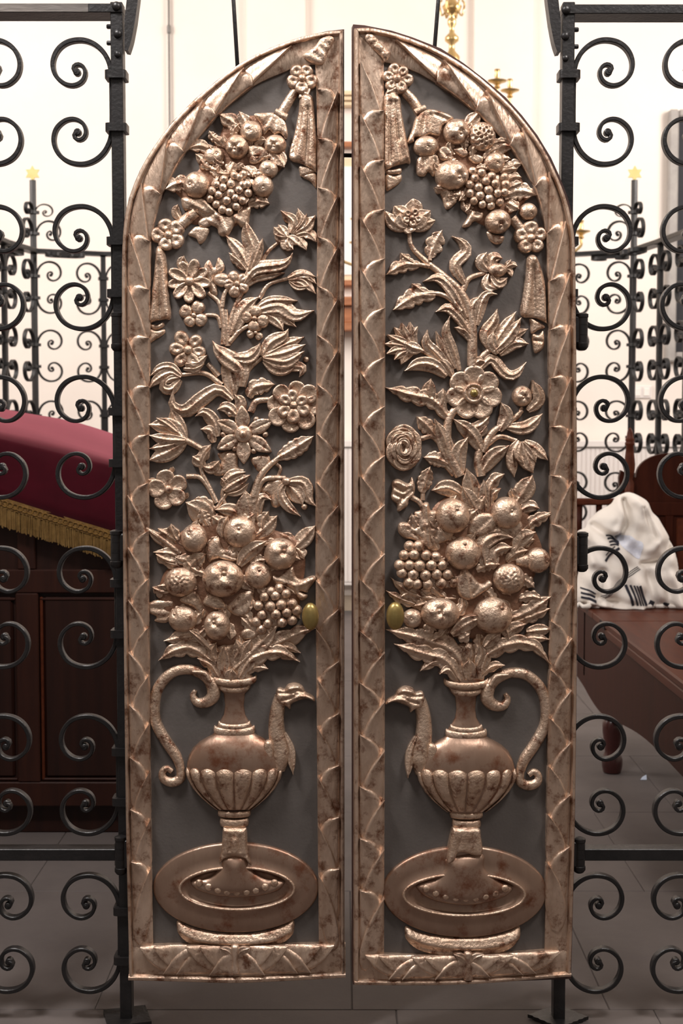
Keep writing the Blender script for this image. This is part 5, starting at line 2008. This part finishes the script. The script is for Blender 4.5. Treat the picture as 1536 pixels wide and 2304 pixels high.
while x < xr + .02:
    zt = hem(x) - .026
    ln = .066 + rng.uniform(-.004, .004)
    y = -.044 + rng.uniform(-.003, .003)
    dx = rng.uniform(-.0015, .0015)
    r = .0017
    Fm.add([(x - r, y, zt), (x, y - r, zt), (x + r, y, zt), (x, y + r, zt), (x - r + dx, y, zt - ln), (x + dx, y - r, zt - ln), (x + r + dx, y, zt - ln), (x + dx, y + r, zt - ln)],
           [(0, 1, 5, 4), (1, 2, 6, 5), (2, 3, 7, 6), (3, 0, 4, 7), (4, 5, 6, 7)])
    x += .0037
Fm.build('fringe', FRNG, cv, kind='stuff')

# ------------------------------------------------------------------ bench with end panel (right)
XB = 1.05
bn = thing('wooden_bench', 'red-brown wooden bench with scalloped apron, turned leg and round-topped end panel', 'bench', (XB, 2.47, 0))
YS = 2.47
ZS = .614
f0, f1 = -1.75, .54         # along the bench, relative to YS (near end, far end)
# seat boards
MB().box(-.02, .62, f0, -.045, ZS - .028, ZS, .006).build('seat', WOODS, bn)
MB().box(-.02, .62, -.04, .21, ZS - .028, ZS, .003).build('seat_end_board', WOODS, bn)
MB().box(-.02, .62, .215, f1 + .18, ZS - .028, ZS, .003).build('seat_end_board', WOODS, bn)
MB().box(-.018, -.004, f0, -.06, ZS - .062, ZS - .026, .006).build('seat_moulding', WOODS, bn)
# scalloped apron in the plane of the front
pts = [(f1 + .18, ZS - .028), (f0, ZS - .028), (f0, .308), (-1.2, .308), (-.91, .308), (-.61, .293), (-.21, .251), (.0, .228), (.12, .219), (.25, .222), (.4, .234), (f1, .25), (f1 + .18, .262)]
low = crom(np.array(pts[2:]), 5)
poly = [pts[0], pts[1]] + [tuple(q) for q in low]
fix_normals(MB().prism(poly, 0.0, .024, 'x').build('apron', WOOD, bn))
fix_normals(MB().prism([(-.0, ZS - .03), (.6, ZS - .03), (.6, .30), (0, .30)], f1 - .03, f1, 'y').build('end_apron', WOOD, bn))
MB().box(-.0235, -.006, -.07, .03, ZS - .032, ZS - .003, .002).build('painted_notch', HOLE_SHADE, bn)  # solid dark block painting the shade of a cut-out notch
# turned legs
lp_ = [(.030, 0), (.036, .004), (.041, .03), (.041, .055), (.034, .075), (.030, .085), (.031, .10), (.040, .17), (.040, .20), (.034, .212), (.042, .218), (.030, .2275)]
lgm = shared(MB().lathe(lp_, 0, 0, 24), 'turned_leg', noise_mat('dark_leg_wood', (.060, .012, .010), (.035, .008, .007), 6, .3, coat=.3))
for lx, ly in ((.028, .0), (.56, .0), (.028, -1.5), (.56, -1.5), (.56, .45)):
    put('leg', lgm, bn, (lx, ly, 0))
# far end: panel with round top, post with finial, arm rail with spindles
ye = f1 - .02
YE = YS + ye
ex = lambda px: at(px, 1100, YE).x - XB
ez = lambda py: at(1450, py, YE).z
arc = []
xc, rr = ex(1506), ex(1618) - ex(1506)
hz = ez(1020)
for k in range(25):
    a = math.pi - math.pi * k / 24
    arc.append((xc + rr * math.cos(a) * .68, hz - .105 + .105 * math.sin(a) ** .9))
poly = [(ex(1394), ZS), (ex(1618), ZS), (ex(1618), ez(1056))] + [(x_, z_) for x_, z_ in arc[::-1] if True] + [(ex(1396), ez(1058)), (ex(1392), ez(1075)), (ex(1393), ez(1100)), (ex(1398), ez(1125))]
fix_normals(MB().prism(poly, ye, ye + .03, 'y').build('end_panel', WOOD, bn))
MB().box(ex(1496), ex(1514), ye - .012, ye, ZS, ez(1160), .003).build('panel_stile', WOOD, bn)
MB().box(ex(1400), ex(1640), ye - .012, ye, ez(1160), ez(1130), .003).build('panel_rail', WOOD, bn)
MB().box(ex(1522), ex(1640), ye - .009, ye, ZS + .02, ez(1166), .006).build('inner_panel', WOODS, bn)
s = .001 * 6.6 / 3.3
prof = [(.020, ZS), (.020, ez(1085)), (.013, ez(1078)), (.018, ez(1070)), (.022, ez(1060)), (.024, ez(1045)), (.019, ez(1020)), (.016, ez(1003)), (.021, ez(1000)), (.021, ez(996)), (.017, ez(993)), (.021, ez(990)), (.015, ez(984)), (.013, ez(975)), (.010, ez(968)), (.002, ez(962))]
o = MB().lathe(prof, ex(1413), ye - .022, 18).build('finial_post', WOODS, bn, True)
MB().box(ex(1290), ex(1382), ye - .03, ye + .02, ez(1136), ez(1121), .006).build('arm_rail', WOODS, bn)
sp = [(.014, ZS), (.016, ZS + .05), (.011, ZS + .12), (.016, ZS + .2), (.012, ZS + .33), (.014, ez(1136))]
for px in (1303, 1347):
    MB().lathe([(r, z) for r, z in sp], ex(px), ye - .005, 14).build('spindle', WOOD, bn, True)

# ------------------------------------------------------------------ prayer shawl heaped on the bench
YT = YE - .085
shw = thing('prayer_shawl', 'cream prayer shawl with black stripes heaped over bench end', 'shawl', (at(1400, 1300, YT).x, YT, ZS))
class ClothPlane(Plane):
    def verts(s, V3, hm):
        V3 = np.asarray(V3, float)
        u, w = s.uw(V3[:, :2], 0)
        return np.stack([u, -V3[:, 2] * 0.001, np.maximum(w, .0015)], 1)
cpl = ClothPlane(shw.location, 0.0, shw)
OUT = np.array([(1400, 1112), (1418, 1108), (1440, 1118), (1456, 1130), (1464, 1150), (1478, 1165), (1492, 1190), (1505, 1215), (1515, 1240), (1522, 1270), (1530, 1310), (1540, 1350), (1552, 1372), (1530, 1380),
                (1490, 1382), (1465, 1377), (1430, 1374), (1395, 1376), (1368, 1372), (1335, 1364), (1308, 1358), (1296, 1352), (1294, 1330), (1302, 1290), (1306, 1250), (1298, 1210), (1302, 1195), (1318, 1188),
                (1325, 1172), (1342, 1155), (1352, 1148), (1376, 1134), (1384, 1122)], float)
OUT = crom(OUT, 3, True)
FOLDS = [([(1400, 1125), (1404, 1150), (1402, 1180), (1385, 1205)], -48, 7), ([(1330, 1180), (1365, 1205), (1390, 1208)], -50, 8), ([(1425, 1125), (1450, 1160), (1470, 1200), (1462, 1212)], 38, 12),
         ([(1438, 1140), (1452, 1175), (1460, 1205)], -26, 5), ([(1432, 1262), (1470, 1258), (1495, 1236), (1502, 1215)], -38, 6), ([(1440, 1230), (1480, 1215), (1496, 1190)], 26, 14),
         ([(1380, 1130), (1390, 1160), (1378, 1190)], 30, 9), ([(1345, 1160), (1370, 1165)], 24, 12), ([(1440, 1270), (1455, 1320), (1466, 1365)], -22, 7), ([(1415, 1290), (1430, 1360)], 24, 12),
         ([(1345, 1280), (1338, 1350)], -34, 8), ([(1360, 1220), (1350, 1260), (1355, 1330)], 22, 14), ([(1500, 1290), (1520, 1370)], 22, 10), ([(1480, 1280), (1500, 1370)], -18, 7),
         ([(1320, 1350), (1370, 1360), (1430, 1366)], 44, 8), ([(1320, 1335), (1380, 1348)], -18, 6), ([(1310, 1210), (1320, 1260)], 26, 10)]


def shawl_n(Q):
    d = seg_dist(Q, OUT)
    q = np.clip(d / 46, 0, 1)
    Z = 14 + 120 * np.sqrt(np.clip(1 - (1 - q) ** 2, 0, 1)) * (0.55 + 0.45 * np.clip((Q[:, 1] - 1110) / 200, 0, 1))
    for poly, amp, wid in FOLDS:
        dd = seg_dist(Q, crom(np.array(poly, float), 4) if len(poly) > 2 else np.array(poly, float), False)
        Z = Z + amp * np.exp(-(dd / wid) ** 2)
    Z += 9 * np.sin(Q[:, 0] * .11 + Q[:, 1] * .05) + 6 * np.sin(Q[:, 1] * .14 - Q[:, 0] * .07)
    return np.maximum(Z, 4)


def cloth_patch(name, O, g, mat, off=0.0, skirt=True):
    Or = []
    for i in range(len(O)):
        a_, b_ = O[i], O[(i + 1) % len(O)]
        k = max(1, int(np.linalg.norm(b_ - a_) / (g * 1.2)))
        Or += [a_ + (b_ - a_) * j / k for j in range(k)]
    Or = np.array(Or)
    V, T = fill_polygon(Or, g)
    Z = shawl_n(V) + off
    V3 = np.column_stack([V, Z])
    F = list(T)
    if skirt:
        ext = []
        idx = {}
        k0 = len(V3)
        for a_, b_ in rim_loops(T):
            for t in (a_, b_):
                if t not in idx:
                    idx[t] = k0 + len(ext)
                    ext.append((V3[t, 0], V3[t, 1], -20.0))
            F.append((b_, a_, idx[a_], idx[b_]))
        V3 = np.vstack([V3, ext])
    return mesh_obj(name, cpl.verts(V3, 0), F, mat, shw)


cloth_patch('shawl_cloth', OUT, 3.2, CLOTH)


def stripe(p0, p1, w, off=3.0, mat=None, name='stripe'):
    """a woven stripe along a px polyline, w px wide"""
    P, ln = resample(crom(np.array(p0, float), 6) if len(p0) > 2 else np.array(p0, float), 24)
    T = np.gradient(P, axis=0)
    T /= np.linalg.norm(T, axis=1)[:, None]
    Nn = np.stack([-T[:, 1], T[:, 0]], 1)
    ss = np.array([-.5, 0, .5]) * w
    Q = np.array([P[i] + Nn[i] * q for i in range(24) for q in ss])
    Z = shawl_n(Q) + off
    F = [(i * 3 + j, i * 3 + j + 1, (i + 1) * 3 + j + 1, (i + 1) * 3 + j) for i in range(23) for j in range(2)]
    return mesh_obj(name, cpl.verts(np.column_stack([Q, Z]), 0), F, mat or STRIPE, shw)


for k in range(3):
    stripe([(1342 + k * 3.2, 1336 + k * 1.5), (1380 + k * 3.2, 1298 + k * 1.5), (1421 + k * 2.4, 1268 + k * 2.5)], None, 1.5)
for k, w in ((0, 6), (9, 4), (15.5, 3), (20.5, 3), (27, 6)):
    stripe([(1394 + k, 1308), (1402 + k * 1.05, 1330), (1410 + k * 1.1, 1354)], None, w)
for k in range(4):
    stripe([(1356 + k * 1.0, 1202 + k * 6), (1368 + k * 2, 1203 + k * 5.6), (1384 - k, 1216 + k * 2.2)], None, 3.2)
stripe([(1382, 1228), (1362, 1240), (1349, 1256)], None, 5.5)
stripe([(1372, 1224), (1358, 1233), (1350, 1243)], None, 2.5)
for k in range(3):
    stripe([(1299, 1318 + k * 10), (1316, 1322 + k * 9), (1330, 1330 + k * 8)], None, 3.5 + k)
stripe([(1446, 1346), (1458, 1352)], None, 11)
stripe([(1478, 1350), (1492, 1354)], None, 7)
stripe([(1466, 1362), (1478, 1366)], None, 9)
cloth_patch('silk_patch', crom(np.array([(1384, 1206), (1404, 1200), (1418, 1210), (1433, 1216), (1430, 1236), (1424, 1252), (1404, 1238), (1386, 1222)], float), 3, True), 3.5, CLOTHW, 3.0, False)
# rolled hem folds lying on the seat
for i, (x0, x1, yy, r) in enumerate(((1296, 1345, 1362, 7), (1345, 1400, 1371, 8), (1425, 1490, 1372, 8), (1490, 1545, 1376, 8))):
    pp = [at(x0 + (x1 - x0) * k / 6, yy + 3 * math.sin(k), YT - .10) for k in range(7)]
    pp = [(q.x - shw.location.x, q.y - YT + .02 * math.sin(k * 1.7), .012 + .004 * math.sin(k * 2.1)) for k, q in enumerate(pp)]
    MB().tube(pp, [.012, .016, .013, .017, .014, .016, .011], 10, flat=.7).build('hem_fold', CLOTH, shw, True)

# paper scrap on the floor
ps = at(1447, 1754, 0)
d_ = ray(1447, 1754)
g_ = CAM + d_ * (-CAM.z / d_.z)
sc_ = mesh_obj('paper_scrap', [(-.014, -.010, .001), (.010, -.014, .002), (.014, .012, .016), (-.002, .014, .006), (-.014, -.010, .002), (.010, -.014, .003), (.014, .012, .017), (-.002, .014, .007)],
               [(0, 3, 2, 1), (4, 5, 6, 7), (0, 1, 5, 4), (1, 2, 6, 5), (2, 3, 7, 6), (3, 0, 4, 7)], PAPER, None, False)
sc_.location = (g_.x, g_.y, 0)
tag(sc_, 'tiny pale blue paper scrap on floor beside the bench leg', 'paper')

# ------------------------------------------------------------------ brass chandelier behind the right leaf
DC = 9.0
cc = at(1016, 100, CAM.y + DC)
ch = thing('brass_chandelier', 'two-tier polished brass chandelier hanging behind right gate leaf', 'chandelier', (cc.x, cc.y, 2.3))
hz_ = lambda py, D=DC: at(1016, py, CAM.y + D).z - 2.3
prof = [(.004, -.06), (.03, -.05), (.055, 0), (.09, .06), (.10, .10), (.085, .16), (.035, .22), (.02, .3), (.035, .36), (.02, .42), (.018, .55), (.03, .62), (.07, .68), (.08, .73), (.05, .79), (.02, .83),
        (.018, hz_(175)), (.045, hz_(150)), (.05, hz_(128)), (.02, hz_(115)), (.016, hz_(100)), (.042, hz_(92)), (.042, hz_(84)), (.016, hz_(74)), (.014, hz_(62)), (.026, hz_(55)), (.026, hz_(45)), (.014, hz_(36)),
        (.05, hz_(25)), (.06, hz_(15)), (.03, hz_(4)), (.012, hz_(-10)), (.012, 2.6)]
MB().lathe(prof, 0, 0, 20).build('stem', BRASSL, ch, True)
cup = [(.006, -.045), (.02, -.035), (.012, -.02), (.03, -.008), (.055, 0), (.058, .006), (.02, .008), (.012, .02), (.016, .035), (.011, .05), (.018, .068), (.014, .072)]
cupm = shared(MB().lathe(cup, 0, 0, 16), 'candle_cup', BRASSL, 60)
for R, z0, z1, n, ph in ((.352, hz_(235), hz_(205), 8, 0.0), (.79, .10, hz_(522), 8, .0)):
    arm = crom(np.array([(.04, z0), (R * .35, z0 - .10), (R * .75, z0 - .06), (R * .98, z1 - .10), (R, z1 - .04)]), 5)
    am = shared(MB().tube([(x_, 0, z_) for x_, z_ in arm], .009, 8), 'chandelier_arm', BRASSL, 60)
    for k in range(n):
        a_ = ph + 2 * math.pi * k / n
        q = put('arm', am, ch, (0, 0, 0), a_)
        c_ = put('candle_cup', cupm, q, (R, 0, z1))
for k in range(6):
    a_ = 2 * math.pi * k / 6
    arm = crom(np.array([(.03, hz_(20)), (.06, hz_(35)), (.075, hz_(10)), (.06, hz_(0))]), 4)
    put('crown_scroll', shared(MB().tube([(x_, 0, z_) for x_, z_ in arm], .006, 6), 'crown_scroll', BRASSL, 60), ch, (0, 0, 0), a_)
